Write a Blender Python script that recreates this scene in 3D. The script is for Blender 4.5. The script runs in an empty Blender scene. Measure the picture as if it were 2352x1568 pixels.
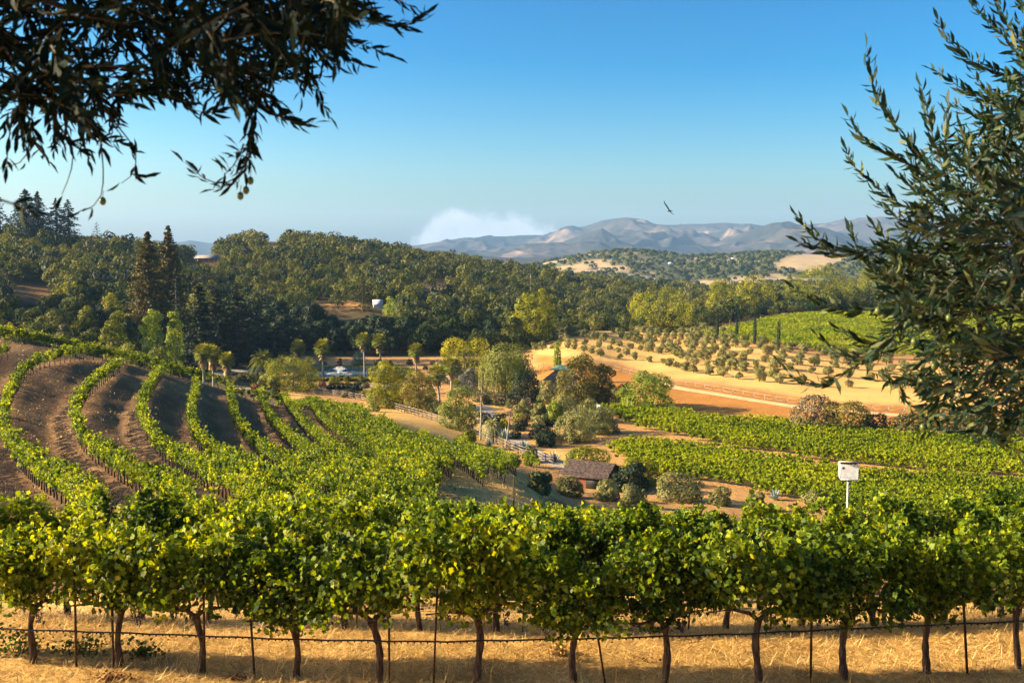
import bpy, math, random
import numpy as np
from mathutils import Vector, Matrix
rng = np.random.default_rng(7)
random.seed(7)
sc = bpy.context.scene
col = sc.collection
R = math.radians

# ------------------------------------------------------------------ camera
F = 2287.0; CX = 1176.0; CY = 784.0; PITCH = R(4.85)
cam_d = bpy.data.cameras.new('camera'); cam = bpy.data.objects.new('camera', cam_d)
col.objects.link(cam); sc.camera = cam
cam.location = (0, 0, 0); cam.rotation_euler = (R(90) - PITCH, 0, 0)
cam_d.lens = 35; cam_d.sensor_width = 36; cam_d.clip_end = 40000; cam_d.clip_start = 0.05
cam_d.dof.use_dof = True; cam_d.dof.focus_distance = 32; cam_d.dof.aperture_fstop = 6.5

# ------------------------------------------------------------------ light
SUN_EL, SUN_AZ = R(22), R(-89)          # azimuth clockwise from +Y (view direction)
sd = Vector((math.sin(SUN_AZ)*math.cos(SUN_EL), math.cos(SUN_AZ)*math.cos(SUN_EL), math.sin(SUN_EL)))
sl = bpy.data.lights.new('sun', 'SUN'); so = bpy.data.objects.new('sun', sl); col.objects.link(so)
so.rotation_euler = sd.to_track_quat('Z', 'Y').to_euler()
sl.energy = 5.0; sl.angle = R(0.5); sl.color = (1.0, 0.81, 0.50)
w = bpy.data.worlds.new('World'); sc.world = w; w.use_nodes = True
wn = w.node_tree; wn.nodes.clear()
def N(t, k, **kw):
    n = t.nodes.new(k)
    for a, b in kw.items():
        if a in n.inputs.keys() if isinstance(a, str) else False: n.inputs[a].default_value = b
        else: setattr(n, a, b)
    return n
sky = N(wn, 'ShaderNodeTexSky', sky_type='NISHITA', sun_disc=False, sun_elevation=SUN_EL, sun_rotation=SUN_AZ,
        air_density=1.0, dust_density=2.0, ozone_density=2.2, altitude=200)
bg = N(wn, 'ShaderNodeBackground', Strength=0.05)
hsv = N(wn, 'ShaderNodeHueSaturation', Hue=0.492, Saturation=1.36, Value=0.45)
gam = N(wn, 'ShaderNodeGamma', Gamma=1.8)
wo = N(wn, 'ShaderNodeOutputWorld')
L = wn.links.new
L(sky.outputs[0], gam.inputs[0]); L(gam.outputs[0], hsv.inputs['Color'])
# a far thunderhead low on the horizon: cauliflower edge, in world directions
geo = N(wn, 'ShaderNodeTexCoord')
sep = N(wn, 'ShaderNodeSeparateXYZ'); L(geo.outputs['Generated'], sep.inputs[0])
def M(t, op, a, b=None, c=None, clamp=False):
    n = t.nodes.new('ShaderNodeMath'); n.operation = op; n.use_clamp = clamp
    for i, v in enumerate((a, b, c)):
        if v is None: continue
        if isinstance(v, (int, float)): n.inputs[i].default_value = v
        else: t.links.new(v, n.inputs[i])
    return n.outputs[0]
ux = M(wn, 'DIVIDE', sep.outputs[0], M(wn, 'MAXIMUM', sep.outputs[1], 0.05))
uz = M(wn, 'DIVIDE', sep.outputs[2], M(wn, 'MAXIMUM', sep.outputs[1], 0.05))
comb = N(wn, 'ShaderNodeCombineXYZ'); L(ux, comb.inputs[0]); L(uz, comb.inputs[1])
nz = N(wn, 'ShaderNodeTexNoise', Scale=42.0, Detail=7.0, Roughness=0.6); L(comb.outputs[0], nz.inputs['Vector'])
nz2 = N(wn, 'ShaderNodeTexNoise', Scale=14.0, Detail=3.0); L(comb.outputs[0], nz2.inputs['Vector'])
# ellipse: centre u=-0.02, z=0.018 ; half sizes 0.075 x 0.028
ea = M(wn, 'POWER', M(wn, 'ABSOLUTE', M(wn, 'DIVIDE', M(wn, 'SUBTRACT', ux, -0.020), 0.062)), 2.0)
eb = M(wn, 'POWER', M(wn, 'ABSOLUTE', M(wn, 'DIVIDE', M(wn, 'SUBTRACT', uz, 0.006), 0.030)), 2.0)
ed = M(wn, 'SQRT', M(wn, 'ADD', ea, eb))
em = M(wn, 'ADD', M(wn, 'SUBTRACT', 1.4, ed), M(wn, 'MULTIPLY', M(wn, 'SUBTRACT', nz2.outputs[0], 0.5), 1.3))
em = M(wn, 'ADD', em, M(wn, 'MULTIPLY', M(wn, 'SUBTRACT', nz.outputs[0], 0.5), 1.0))
cm = N(wn, 'ShaderNodeMapRange'); L(em, cm.inputs[0]); cm.inputs[1].default_value = 0.0; cm.inputs[2].default_value = 0.32
cf = M(wn, 'MULTIPLY', cm.outputs[0], 0.9)
mixc = N(wn, 'ShaderNodeMix', data_type='RGBA'); L(cf, mixc.inputs[0]); L(hsv.outputs[0], mixc.inputs[6])
shade = N(wn, 'ShaderNodeMapRange'); L(nz.outputs[0], shade.inputs[0]); shade.inputs[1].default_value = 0.3; shade.inputs[2].default_value = 0.7
cr = N(wn, 'ShaderNodeMix', data_type='RGBA'); L(shade.outputs[0], cr.inputs[0])
cr.inputs[6].default_value = (5.6, 5.5, 5.5, 1); cr.inputs[7].default_value = (7.6, 7.2, 6.8, 1)
L(cr.outputs[2], mixc.inputs[7])
L(mixc.outputs[2], bg.inputs[0]); L(bg.outputs[0], wo.inputs[0])
sc.view_settings.view_transform = 'Standard'; sc.view_settings.look = 'None'
sc.view_settings.exposure = 1.6; sc.view_settings.gamma = 1
sc.cycles.max_bounces = 6; sc.cycles.diffuse_bounces = 2; sc.cycles.glossy_bounces = 2
sc.cycles.transmission_bounces = 4; sc.cycles.transparent_max_bounces = 8; sc.cycles.volume_bounces = 0

# ------------------------------------------------------------------ helpers: tags
def tag(o, label, cat, group=None, kind=None):
    if label: o['label'] = label
    if cat: o['category'] = cat
    if group: o['group'] = group
    if kind: o['kind'] = kind
    return o
def empty(name, loc, rz=0.0, s=1.0):
    o = bpy.data.objects.new(name, None); col.objects.link(o); o.empty_display_size = 0.5
    o.location = loc; o.rotation_euler = (0, 0, rz)
    o.scale = (s, s, s) if isinstance(s, (int, float)) else s
    return o
def inst(mesh, name, parent=None, loc=None, rz=0.0, s=1.0):
    o = bpy.data.objects.new(name, mesh); col.objects.link(o)
    if parent: o.parent = parent
    if loc is not None: o.location = loc
    o.rotation_euler = (0, 0, rz)
    o.scale = (s, s, s) if isinstance(s, (int, float)) else s
    return o
def copy_tree(o, parent=None):
    c = o.copy(); col.objects.link(c)
    if parent: c.parent = parent
    for ch in list(o.children): copy_tree(ch, c)
    return c

# ------------------------------------------------------------------ geometry accumulator
class Geo:
    def __init__(s): s.V = []; s.L = []; s.S = []; s.A = []; s.Mi = []; s.n = 0
    def add(s, V, faces, rnd=0.5, mi=0):
        """V (n,3); faces (m,k) int; rnd scalar or per-vertex"""
        V = np.asarray(V, dtype=np.float64); f = np.asarray(faces, dtype=np.int64)
        s.V.append(V); s.L.append((f + s.n).ravel()); s.S.append(np.full(len(f), f.shape[1]))
        s.A.append(np.full(len(V), rnd) if np.isscalar(rnd) else np.asarray(rnd)); s.Mi.append(np.full(len(f), mi)); s.n += len(V)
        return s
    def cat(s):
        if len(s.V) > 1:
            s.V = [np.concatenate(s.V)]; s.L = [np.concatenate(s.L)]; s.S = [np.concatenate(s.S)]; s.A = [np.concatenate(s.A)]; s.Mi = [np.concatenate(s.Mi)]
        return s
    def merge(s, g, mat=None, off=0.0, dmi=0):
        g.cat(); V = g.V[0]
        if mat is not None: V = V @ mat[:3, :3].T + mat[:3, 3]
        s.V.append(V); s.L.append(g.L[0] + s.n); s.S.append(g.S[0]); s.A.append(np.clip(g.A[0] + off, 0, 1)); s.Mi.append(g.Mi[0] + dmi); s.n += len(V)
    def mesh(s, name, mats, smooth=False):
        s.cat(); me = bpy.data.meshes.new(name)
        V, Lp, S = s.V[0], s.L[0], s.S[0]
        me.vertices.add(len(V)); me.vertices.foreach_set('co', V.astype(np.float32).ravel())
        me.loops.add(len(Lp)); me.loops.foreach_set('vertex_index', Lp.astype(np.int32))
        me.polygons.add(len(S)); st = np.concatenate([[0], np.cumsum(S)[:-1]])
        me.polygons.foreach_set('loop_start', st.astype(np.int32))
        me.polygons.foreach_set('material_index', s.Mi[0].astype(np.int32))
        if smooth: me.polygons.foreach_set('use_smooth', np.ones(len(S), dtype=bool))
        for m in (mats if isinstance(mats, (list, tuple)) else [mats]): me.materials.append(m)
        a = me.attributes.new('rnd', 'FLOAT', 'POINT'); a.data.foreach_set('value', s.A[0].astype(np.float32))
        me.update(calc_edges=True); return me
def tube(g, P, rad, n=6, rnd=0.5, cap=True, mi=0):
    P = np.asarray(P, float); m = len(P); rad = np.broadcast_to(rad, (m,))
    T = np.gradient(P, axis=0); T /= np.linalg.norm(T, axis=1)[:, None] + 1e-9
    ref = np.array([1.0, 0, 0]) if abs(T[0][0]) < 0.8 else np.array([0, 1.0, 0])
    V = []
    for i in range(m):
        a = np.cross(T[i], ref); a /= np.linalg.norm(a) + 1e-9; b = np.cross(T[i], a)
        th = np.arange(n) * 2 * np.pi / n
        V.append(P[i] + rad[i] * (np.cos(th)[:, None] * a + np.sin(th)[:, None] * b))
    V = np.concatenate(V); Fc = []
    for i in range(m - 1):
        for j in range(n):
            k = (j + 1) % n; Fc.append((i*n + j, i*n + k, (i+1)*n + k, (i+1)*n + j))
    g.add(V, Fc, rnd, mi)
    if cap:
        g.add(V[-n:], [list(range(n))], rnd, mi); g.add(V[:n], [list(range(n))[::-1]], rnd, mi)
def box(g, c, s, rz=0.0, rnd=0.5, mi=0, tilt=None):
    c = np.asarray(c, float); h = np.asarray(s, float) / 2
    V = np.array([[x, y, z] for x in (-1, 1) for y in (-1, 1) for z in (-1, 1)]) * h
    if tilt is not None: V = V @ np.array(tilt).T
    cr_, sr = math.cos(rz), math.sin(rz); V = V @ np.array([[cr_, sr, 0], [-sr, cr_, 0], [0, 0, 1]])
    g.add(V + c, [(0, 1, 3, 2), (4, 6, 7, 5), (0, 4, 5, 1), (2, 3, 7, 6), (0, 2, 6, 4), (1, 5, 7, 3)], rnd, mi)
def bar(g, a, b, w_, h_, rnd=0.5, mi=0):
    """rectangular bar from a to b"""
    a = np.asarray(a, float); b = np.asarray(b, float); t = b - a; ln = np.linalg.norm(t); t /= ln
    up = np.array([0, 0, 1.0]) if abs(t[2]) < 0.95 else np.array([0, 1.0, 0])
    s_ = np.cross(t, up); s_ /= np.linalg.norm(s_); u_ = np.cross(s_, t)
    V = [p + sx*s_*w_/2 + su*u_*h_/2 for p in (a, b) for sx, su in ((-1, -1), (1, -1), (1, 1), (-1, 1))]
    g.add(V, [(0, 1, 2, 3), (7, 6, 5, 4), (0, 4, 5, 1), (1, 5, 6, 2), (2, 6, 7, 3), (3, 7, 4, 0)], rnd, mi)
def unit(n, r=None):
    v = (r or rng).normal(size=(n, 3)); return v / np.linalg.norm(v, axis=1)[:, None]
def frames(Nn, r=None):
    """random tangent frames for normals"""
    q = unit(len(Nn), r); a = np.cross(Nn, q); a /= np.linalg.norm(a, axis=1)[:, None] + 1e-9
    return a, np.cross(Nn, a)
LOZ = np.array([[-0.5, 0], [-0.1, -0.34], [0.5, 0.0], [0.02, 0.36]])
def leaves(g, C, Nn, size, shape=LOZ, rnd=None, axis=None, bend=0.12, r=None, mi=0):
    n = len(C); a, b = frames(Nn, r)
    if axis is not None:
        a = axis - (axis * Nn).sum(1)[:, None] * Nn; a /= np.linalg.norm(a, axis=1)[:, None] + 1e-9; b = np.cross(Nn, a)
    sz = np.broadcast_to(size, (n,)); k = len(shape)
    V = C[:, None, :] + sz[:, None, None] * (shape[None, :, 0, None] * a[:, None, :] + shape[None, :, 1, None] * b[:, None, :]
        + (bend * (np.abs(shape[:, 0]) * 2) ** 2)[None, :, None] * -Nn[:, None, :])
    Fc = np.arange(n * k).reshape(n, k)
    if rnd is None: rnd = (r or rng).random(n)
    g.add(V.reshape(-1, 3), Fc, np.repeat(rnd, k), mi)

# ------------------------------------------------------------------ materials
def newmat(name):
    m = bpy.data.materials.new(name); m.use_nodes = True; t = m.node_tree; t.nodes.clear()
    return m, t, N(t, 'ShaderNodeOutputMaterial')
def leafmat(name, cols, trans=0.35, tcol=None, rough=0.7, spec=0.12, var=0.5, nscale=0.0):
    """cols = colours from dark to light along the rnd attribute; object random shifts them"""
    m, t, out = newmat(name); l = t.links.new
    at = N(t, 'ShaderNodeAttribute', attribute_name='rnd'); oi = N(t, 'ShaderNodeObjectInfo')
    f = M(t, 'ADD', at.outputs['Fac'], M(t, 'MULTIPLY', M(t, 'SUBTRACT', oi.outputs['Random'], 0.5), var))
    if nscale:
        gp = N(t, 'ShaderNodeNewGeometry'); nn = N(t, 'ShaderNodeTexNoise', Scale=nscale, Detail=2.0); l(gp.outputs['Position'], nn.inputs['Vector'])
        f = M(t, 'ADD', f, M(t, 'MULTIPLY', M(t, 'SUBTRACT', nn.outputs[0], 0.5), 1.4))
    rp = N(t, 'ShaderNodeValToRGB'); l(f, rp.inputs[0]); e = rp.color_ramp.elements
    e[0].color = (*cols[0], 1); e[0].position = 0.05; e[1].color = (*cols[-1], 1); e[1].position = 0.95
    for i, c in enumerate(cols[1:-1]): x = e.new(0.05 + 0.9 * (i + 1) / (len(cols) - 1)); x.color = (*c, 1)
    p = N(t, 'ShaderNodeBsdfPrincipled', Roughness=rough); p.inputs['Specular IOR Level'].default_value = spec
    l(rp.outputs[0], p.inputs['Base Color'])
    tr = N(t, 'ShaderNodeBsdfTranslucent'); mx = N(t, 'ShaderNodeMixShader'); mx.inputs[0].default_value = trans
    tm = N(t, 'ShaderNodeMix', data_type='RGBA', blend_type='MULTIPLY'); tm.inputs[0].default_value = 1.0
    l(rp.outputs[0], tm.inputs[6]); tm.inputs[7].default_value = (*(tcol or (1.6, 1.5, 0.5)), 1)
    l(tm.outputs[2], tr.inputs[0]); l(p.outputs[0], mx.inputs[1]); l(tr.outputs[0], mx.inputs[2]); l(mx.outputs[0], out.inputs[0])
    return m
def surf(name, c1, c2, scale=5.0, rough=0.8, bump=0.3, stretch=(1, 1, 1), detail=6.0, metal=0.0, spec=0.3, lo=0.35, hi=0.65):
    m, t, out = newmat(name); l = t.links.new
    tc = N(t, 'ShaderNodeTexCoord'); mp = N(t, 'ShaderNodeMapping'); mp.inputs['Scale'].default_value = stretch
    l(tc.outputs['Object'], mp.inputs[0]); nn = N(t, 'ShaderNodeTexNoise', Scale=scale, Detail=detail); l(mp.outputs[0], nn.inputs['Vector'])
    rp = N(t, 'ShaderNodeValToRGB'); l(nn.outputs[0], rp.inputs[0]); e = rp.color_ramp.elements
    e[0].color = (*c1, 1); e[0].position = lo; e[1].color = (*c2, 1); e[1].position = hi
    p = N(t, 'ShaderNodeBsdfPrincipled', Roughness=rough, Metallic=metal); p.inputs['Specular IOR Level'].default_value = spec
    l(rp.outputs[0], p.inputs['Base Color'])
    if bump:
        b = N(t, 'ShaderNodeBump', Strength=bump, Distance=0.02); l(nn.outputs[0], b.inputs['Height']); l(b.outputs[0], p.inputs['Normal'])
    l(p.outputs[0], out.inputs[0]); return m
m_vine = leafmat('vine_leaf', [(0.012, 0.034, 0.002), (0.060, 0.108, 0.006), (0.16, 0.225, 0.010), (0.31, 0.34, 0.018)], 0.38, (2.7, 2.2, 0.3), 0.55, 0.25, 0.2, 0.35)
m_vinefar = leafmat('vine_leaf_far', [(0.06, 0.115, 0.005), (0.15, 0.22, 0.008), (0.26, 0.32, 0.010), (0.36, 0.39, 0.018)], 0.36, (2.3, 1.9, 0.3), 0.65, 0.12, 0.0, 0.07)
m_bark = surf('vine_bark', (0.022, 0.014, 0.010), (0.12, 0.082, 0.055), 40, 0.9, 0.9, (1, 1, 0.15))
m_oak = leafmat('oak_leaf', [(0.013, 0.028, 0.008), (0.038, 0.058, 0.014), (0.082, 0.100, 0.022), (0.17, 0.165, 0.036)], 0.22, (1.5, 1.4, 0.5), 0.75, 0.1, 0.5, 0.03)
m_dark = leafmat('dark_leaf', [(0.006, 0.016, 0.007), (0.015, 0.032, 0.011), (0.035, 0.056, 0.016)], 0.12, (1.3, 1.4, 0.6), 0.6, 0.2, 0.3)
m_con = leafmat('redwood_needles', [(0.025, 0.032, 0.008), (0.07, 0.066, 0.016), (0.17, 0.13, 0.03)], 0.12, (1.3, 1.2, 0.6), 0.65, 0.15, 0.3)
m_conblue = leafmat('fir_needles', [(0.012, 0.022, 0.014), (0.030, 0.046, 0.024), (0.06, 0.075, 0.032)], 0.12, (1.3, 1.2, 0.6), 0.65, 0.15, 0.3)
m_yel = leafmat('yellow_green_leaf', [(0.05, 0.08, 0.004), (0.165, 0.19, 0.007), (0.36, 0.34, 0.012)], 0.32, (1.8, 1.5, 0.4), 0.55, 0.2, 0.25)
m_bright = leafmat('bright_green_leaf', [(0.07, 0.12, 0.012), (0.16, 0.22, 0.02), (0.30, 0.33, 0.04)], 0.35, (1.6, 1.6, 0.4), 0.55, 0.2, 0.2)
m_brownleaf = leafmat('bronze_leaf', [(0.05, 0.058, 0.012), (0.14, 0.13, 0.022), (0.28, 0.23, 0.042)], 0.25, (1.5, 1.3, 0.6), 0.6, 0.2, 0.3)
m_willow = leafmat('willow_leaf', [(0.07, 0.09, 0.018), (0.17, 0.19, 0.035), (0.30, 0.31, 0.08)], 0.3, (1.4, 1.4, 0.5), 0.6, 0.2, 0.2)
m_orch = leafmat('orchard_olive_leaf', [(0.08, 0.09, 0.025), (0.17, 0.175, 0.05), (0.29, 0.27, 0.10)], 0.25, (1.2, 1.2, 0.6), 0.6, 0.25, 0.3)
m_greyleaf = leafmat('grey_leaf', [(0.04, 0.055, 0.055), (0.10, 0.12, 0.115), (0.20, 0.22, 0.20)], 0.15, (1.1, 1.1, 1.0), 0.6, 0.2, 0.2)
m_silver = leafmat('silver_shrub_leaf', [(0.12, 0.17, 0.09), (0.25, 0.31, 0.17), (0.42, 0.45, 0.28)], 0.2, (1.1, 1.1, 0.8), 0.6, 0.2, 0.2)
m_red = leafmat('red_leaf', [(0.06, 0.015, 0.012), (0.16, 0.04, 0.025), (0.25, 0.09, 0.05)], 0.2, (1.3, 1.0, 0.6), 0.6, 0.2, 0.2)
m_orange = leafmat('rust_leaf', [(0.22, 0.07, 0.03), (0.42, 0.14, 0.06), (0.5, 0.25, 0.12)], 0.2, (1.3, 1.0, 0.6), 0.6, 0.2, 0.2)
m_twig = leafmat('bare_twigs', [(0.07, 0.058, 0.035), (0.13, 0.105, 0.062), (0.21, 0.17, 0.10)], 0.05, (1, 1, 1), 0.8, 0.1, 0.2)
m_palm = leafmat('palm_frond', [(0.04, 0.065, 0.010), (0.13, 0.16, 0.022), (0.28, 0.26, 0.045)], 0.2, (1.5, 1.5, 0.5), 0.7, 0.12, 0.1)
m_palmdead = leafmat('dead_frond', [(0.16, 0.11, 0.06), (0.30, 0.22, 0.12), (0.42, 0.32, 0.18)], 0.15, (1.2, 1.1, 0.8), 0.7, 0.1, 0.1)
m_agave = leafmat('agave_leaf', [(0.13, 0.20, 0.20), (0.24, 0.33, 0.33), (0.42, 0.50, 0.47)], 0.05, (1, 1, 1), 0.5, 0.3, 0.1)
m_olive = leafmat('olive_leaf_shaded', [(0.002, 0.007, 0.005), (0.004, 0.012, 0.008), (0.009, 0.020, 0.012)], 0.02, (1.5, 1.5, 0.7), 0.7, 0.08, 0.0)  # the hanging crown's shade is put into these near-black leaf colours
m_olivelit = leafmat('olive_leaf_lit', [(0.005, 0.020, 0.014), (0.012, 0.034, 0.020), (0.022, 0.048, 0.024), (0.10, 0.12, 0.045)], 0.14, (1.8, 1.8, 0.6), 0.5, 0.2, 0.0)  # lit copy of the olive leaf, palest stop paints in sunlit highlights
m_olivefruit = surf('olive_fruit', (0.05, 0.08, 0.02), (0.09, 0.13, 0.03), 30, 0.3, 0.0, spec=0.5)
m_treebark = surf('tree_bark', (0.05, 0.035, 0.025), (0.17, 0.13, 0.095), 6, 0.9, 0.5, (1, 1, 0.2))
m_palebark = surf('pale_bark', (0.20, 0.16, 0.125), (0.40, 0.34, 0.28), 6, 0.9, 0.5, (1, 1, 0.2))
m_oliveb = surf('olive_bark', (0.035, 0.03, 0.022), (0.12, 0.10, 0.065), 25, 0.85, 0.5)
m_steel = surf('rusty_steel', (0.030, 0.016, 0.010), (0.085, 0.045, 0.026), 30, 0.7, 0.2, metal=0.3)
m_wire = surf('galvanised_wire', (0.25, 0.25, 0.25), (0.45, 0.45, 0.45), 30, 0.4, 0.0, metal=0.8)
m_hose = surf('black_hose', (0.012, 0.011, 0.011), (0.03, 0.028, 0.026), 10, 0.5, 0.1)
m_wood = surf('weathered_wood', (0.15, 0.12, 0.095), (0.30, 0.25, 0.20), 8, 0.85, 0.3, (1, 1, 1))
m_darkwood = surf('dark_wood', (0.05, 0.035, 0.025), (0.12, 0.09, 0.07), 8, 0.85, 0.3)
m_grape = surf('grape_skin', (0.012, 0.012, 0.035), (0.06, 0.06, 0.12), 40, 0.45, 0.0)
m_straw = leafmat('straw', [(0.20, 0.11, 0.03), (0.55, 0.34, 0.10), (0.85, 0.62, 0.26)], 0.15, (1.2, 1.1, 0.8), 0.6, 0.2, 0.0, 0.9)
m_weed = leafmat('weed_leaf', [(0.025, 0.05, 0.012), (0.06, 0.10, 0.02), (0.12, 0.16, 0.03)], 0.3, (1.5, 1.5, 0.5), 0.55, 0.2, 0.0)
m_deadleaf = leafmat('fallen_red_leaf', [(0.10, 0.02, 0.012), (0.20, 0.05, 0.02), (0.32, 0.14, 0.06)], 0.1, (1, 1, 1), 0.7, 0.1, 0.0)

# ------------------------------------------------------------------ terrain: height as slope-to-camera table over (u = x/y, ln y)
def tpy(py):
    c = (py - CY) / F
    return (math.sin(PITCH) + c * math.cos(PITCH)) / (math.cos(PITCH) - c * math.sin(PITCH))
def upx(px, py=900.0):
    c = (py - CY) / F; return ((px - CX) / F) / (math.cos(PITCH) - c * math.sin(PITCH))
COLS = {
 -400: [(3,'z',-1.9),(8,'z',-4.9),(13.9,'z',-5.7),(16.4,'z',-5.9),(24,'z',-8.2),(48,'z',-11.5),(70,'z',-12.5),(95,'z',-11),(120,'z',-8.5),(135,'z',-8),(200,'z',-28),(260,'z',-28),(330,'z',-16),(400,'z',-6),(520,'z',8),(600,'z',12),(900,'z',-20),(2000,'z',-30),(6000,'z',-50),(15000,'z',-60)],
 0: [(3,'z',-1.9),(8,'z',-4.9),(13.75,'z',-5.7),(16.2,'z',-5.93),(20,'z',-7.4),(30,'z',-9.8),(48,'p',1150),(65,'p',1085),(85,'p',965),(98,'p',900),(110,'p',850),(122,'p',800),(130,'p',779),(145,'z',-12.6),(200,'z',-30),(260,'z',-29),(320,'z',-21),(380,'z',-13),(450,'z',-4),(540,'z',7),(620,'z',5),(900,'z',-20),(2000,'z',-30),(6000,'z',-50),(15000,'z',-60)],
 300: [(3,'z',-1.9),(8,'z',-4.9),(13.4,'z',-5.7),(15.8,'z',-5.93),(20,'z',-7.2),(30,'z',-9.6),(40,'z',-11.2),(58,'p',1130),(72,'p',1060),(88,'p',975),(105,'p',910),(120,'p',865),(132,'p',838),(148,'z',-17),(200,'z',-30),(270,'z',-30),(330,'z',-25),(400,'z',-17),(500,'z',-5),(600,'z',4),(700,'z',0),(900,'z',-20),(2000,'z',-30),(6000,'z',-50),(15000,'z',-60)],
 450: [(3,'z',-1.9),(8,'z',-4.9),(13.2,'z',-5.7),(15.6,'z',-5.94),(20,'z',-7.15),(30,'z',-9.5),(45,'z',-11.9),(62,'p',1120),(76,'p',1070),(96,'p',985),(115,'p',925),(128,'p',892),(138,'p',873),(156,'z',-21),(195,'z',-29.8),(250,'z',-31),(320,'z',-29),(390,'z',-23),(475,'z',-12),(580,'z',-3),(680,'z',-1),(760,'z',-6),(950,'z',-22),(2000,'z',-30),(6000,'z',-50),(15000,'z',-60)],
 600: [(3,'z',-1.9),(8,'z',-4.9),(13.05,'z',-5.7),(15.5,'z',-5.95),(20,'z',-7.1),(30,'z',-9.5),(50,'p',1169),(65,'p',1120),(80,'p',1080),(105,'p',1010),(125,'p',955),(142,'p',922),(165,'z',-25),(190,'z',-29.5),(228,'z',-32),(310,'z',-32),(380,'z',-28),(450,'z',-19),(560,'z',-3),(700,'z',10.5),(800,'z',5),(1000,'z',-20),(2000,'z',-30),(6000,'z',-50),(15000,'z',-60)],
 900: [(3,'z',-1.9),(8,'z',-4.9),(12.9,'z',-5.7),(15.4,'z',-5.95),(20,'z',-7.1),(30,'z',-9.6),(50,'z',-13.9),(65,'p',1140),(84,'p',1085),(105,'p',1035),(125,'p',1000),(145,'p',975),(170,'z',-27.8),(205,'z',-32),(312,'z',-32),(380,'z',-28),(450,'z',-20),(600,'z',-8),(760,'z',1.5),(900,'z',-8),(1100,'z',-25),(2000,'z',-40),(6000,'z',-50),(15000,'z',-60)],
 1176: [(3,'z',-1.9),(8,'z',-4.9),(12.9,'z',-5.7),(15.4,'z',-5.95),(20,'z',-7.2),(30,'z',-9.9),(50,'z',-14.6),(68,'z',-17.2),(85,'z',-19.3),(98,'z',-21.7),(125,'z',-27),(150,'z',-31.4),(165,'z',-32),(300,'z',-32),(340,'z',-31),(420,'z',-28),(600,'z',-20),(800,'z',-14.5),(1000,'z',-26),(1400,'z',-40),(2200,'z',-25),(3500,'z',-40),(6000,'z',-50),(15000,'z',-60)],
 1320: [(3,'z',-1.9),(8,'z',-4.9),(12.9,'z',-5.7),(15.4,'z',-5.95),(20,'z',-7.2),(30,'z',-10),(50,'z',-14.8),(70,'z',-19),(100,'z',-26),(130,'z',-31.2),(150,'z',-32),(215,'z',-32),(245,'z',-31.6),(265,'p',835),(300,'p',800),(350,'p',772),(370,'z',-28),(430,'z',-33),(600,'z',-27),(850,'z',-22),(1100,'z',-34),(1500,'z',-40),(2200,'z',-3),(3200,'z',-40),(6000,'z',-50),(15000,'z',-60)],
 1450: [(3,'z',-1.9),(8,'z',-4.9),(12.95,'z',-5.7),(15.45,'z',-5.95),(20,'z',-7.2),(30,'z',-10.1),(50,'z',-14.9),(70,'z',-19.5),(100,'z',-26.5),(130,'z',-31.3),(150,'z',-32),(207,'z',-32),(240,'p',885),(272,'p',842),(310,'p',806),(350,'p',777),(375,'z',-28.6),(430,'z',-33),(600,'z',-31),(900,'z',-29.5),(1150,'z',-37),(1500,'z',-42),(2200,'z',9),(3200,'z',-40),(6000,'z',-50),(15000,'z',-60)],
 1750: [(3,'z',-1.9),(8,'z',-4.9),(13.1,'z',-5.7),(15.6,'z',-5.95),(20,'z',-7.3),(30,'z',-10.3),(50,'z',-15.5),(100,'z',-27.5),(125,'z',-31.6),(140,'z',-32),(195,'z',-32),(225,'p',902),(258,'p',852),(320,'p',790),(420,'p',737),(450,'z',-26.8),(520,'z',-29),(900,'z',-34),(1500,'z',-44),(2000,'z',-8),(2400,'z',5),(3200,'z',-40),(6000,'z',-50),(15000,'z',-60)],
 2050: [(3,'z',-1.9),(8,'z',-4.9),(13.2,'z',-5.7),(15.8,'z',-5.95),(20,'z',-7.3),(30,'z',-10.4),(50,'z',-15.8),(100,'z',-28),(122,'z',-31.7),(135,'z',-32),(185,'z',-32),(205,'p',937),(250,'p',872),(300,'p',820),(440,'p',720),(480,'z',-25),(560,'z',-28),(900,'z',-26),(1500,'z',-40),(2000,'z',0),(2300,'z',2),(3200,'z',-40),(6000,'z',-50),(15000,'z',-60)],
 2352: [(3,'z',-1.9),(8,'z',-4.9),(13.5,'z',-5.7),(16.0,'z',-5.95),(20,'z',-7.3),(30,'z',-10.5),(50,'z',-16),(100,'z',-28.5),(120,'z',-31.7),(135,'z',-32),(185,'z',-32),(210,'z',-31.5),(250,'z',-30),(300,'z',-29),(440,'p',722),(480,'z',-25),(560,'z',-28),(900,'z',-24),(1500,'z',-36),(2000,'z',10),(2300,'z',12),(3200,'z',-40),(6000,'z',-50),(15000,'z',-60)],
}
COLS[2900] = COLS[2352]; COLS[-1100] = COLS[-400]; COLS[3800] = COLS[2352]
NV = 900; V0, V1 = math.log(3), math.log(15000); vg = np.linspace(V0, V1, NV)
def pchip(x, y, xi):
    x = np.array(x); y = np.array(y); h = np.diff(x); d = np.diff(y) / h; m = np.zeros(len(x))
    for i in range(1, len(x) - 1):
        if d[i-1] * d[i] > 0:
            w1, w2 = 2*h[i] + h[i-1], h[i] + 2*h[i-1]; m[i] = (w1 + w2) / (w1/d[i-1] + w2/d[i])
    m[0], m[-1] = d[0], d[-1]
    k = np.clip(np.searchsorted(x, xi) - 1, 0, len(x) - 2); s = (xi - x[k]) / h[k]
    return ((1+2*s)*(1-s)**2)*y[k] + s*(1-s)**2*h[k]*m[k] + s*s*(3-2*s)*y[k+1] + s*s*(s-1)*h[k]*m[k+1]
cpx = sorted(COLS); prof = []
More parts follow.
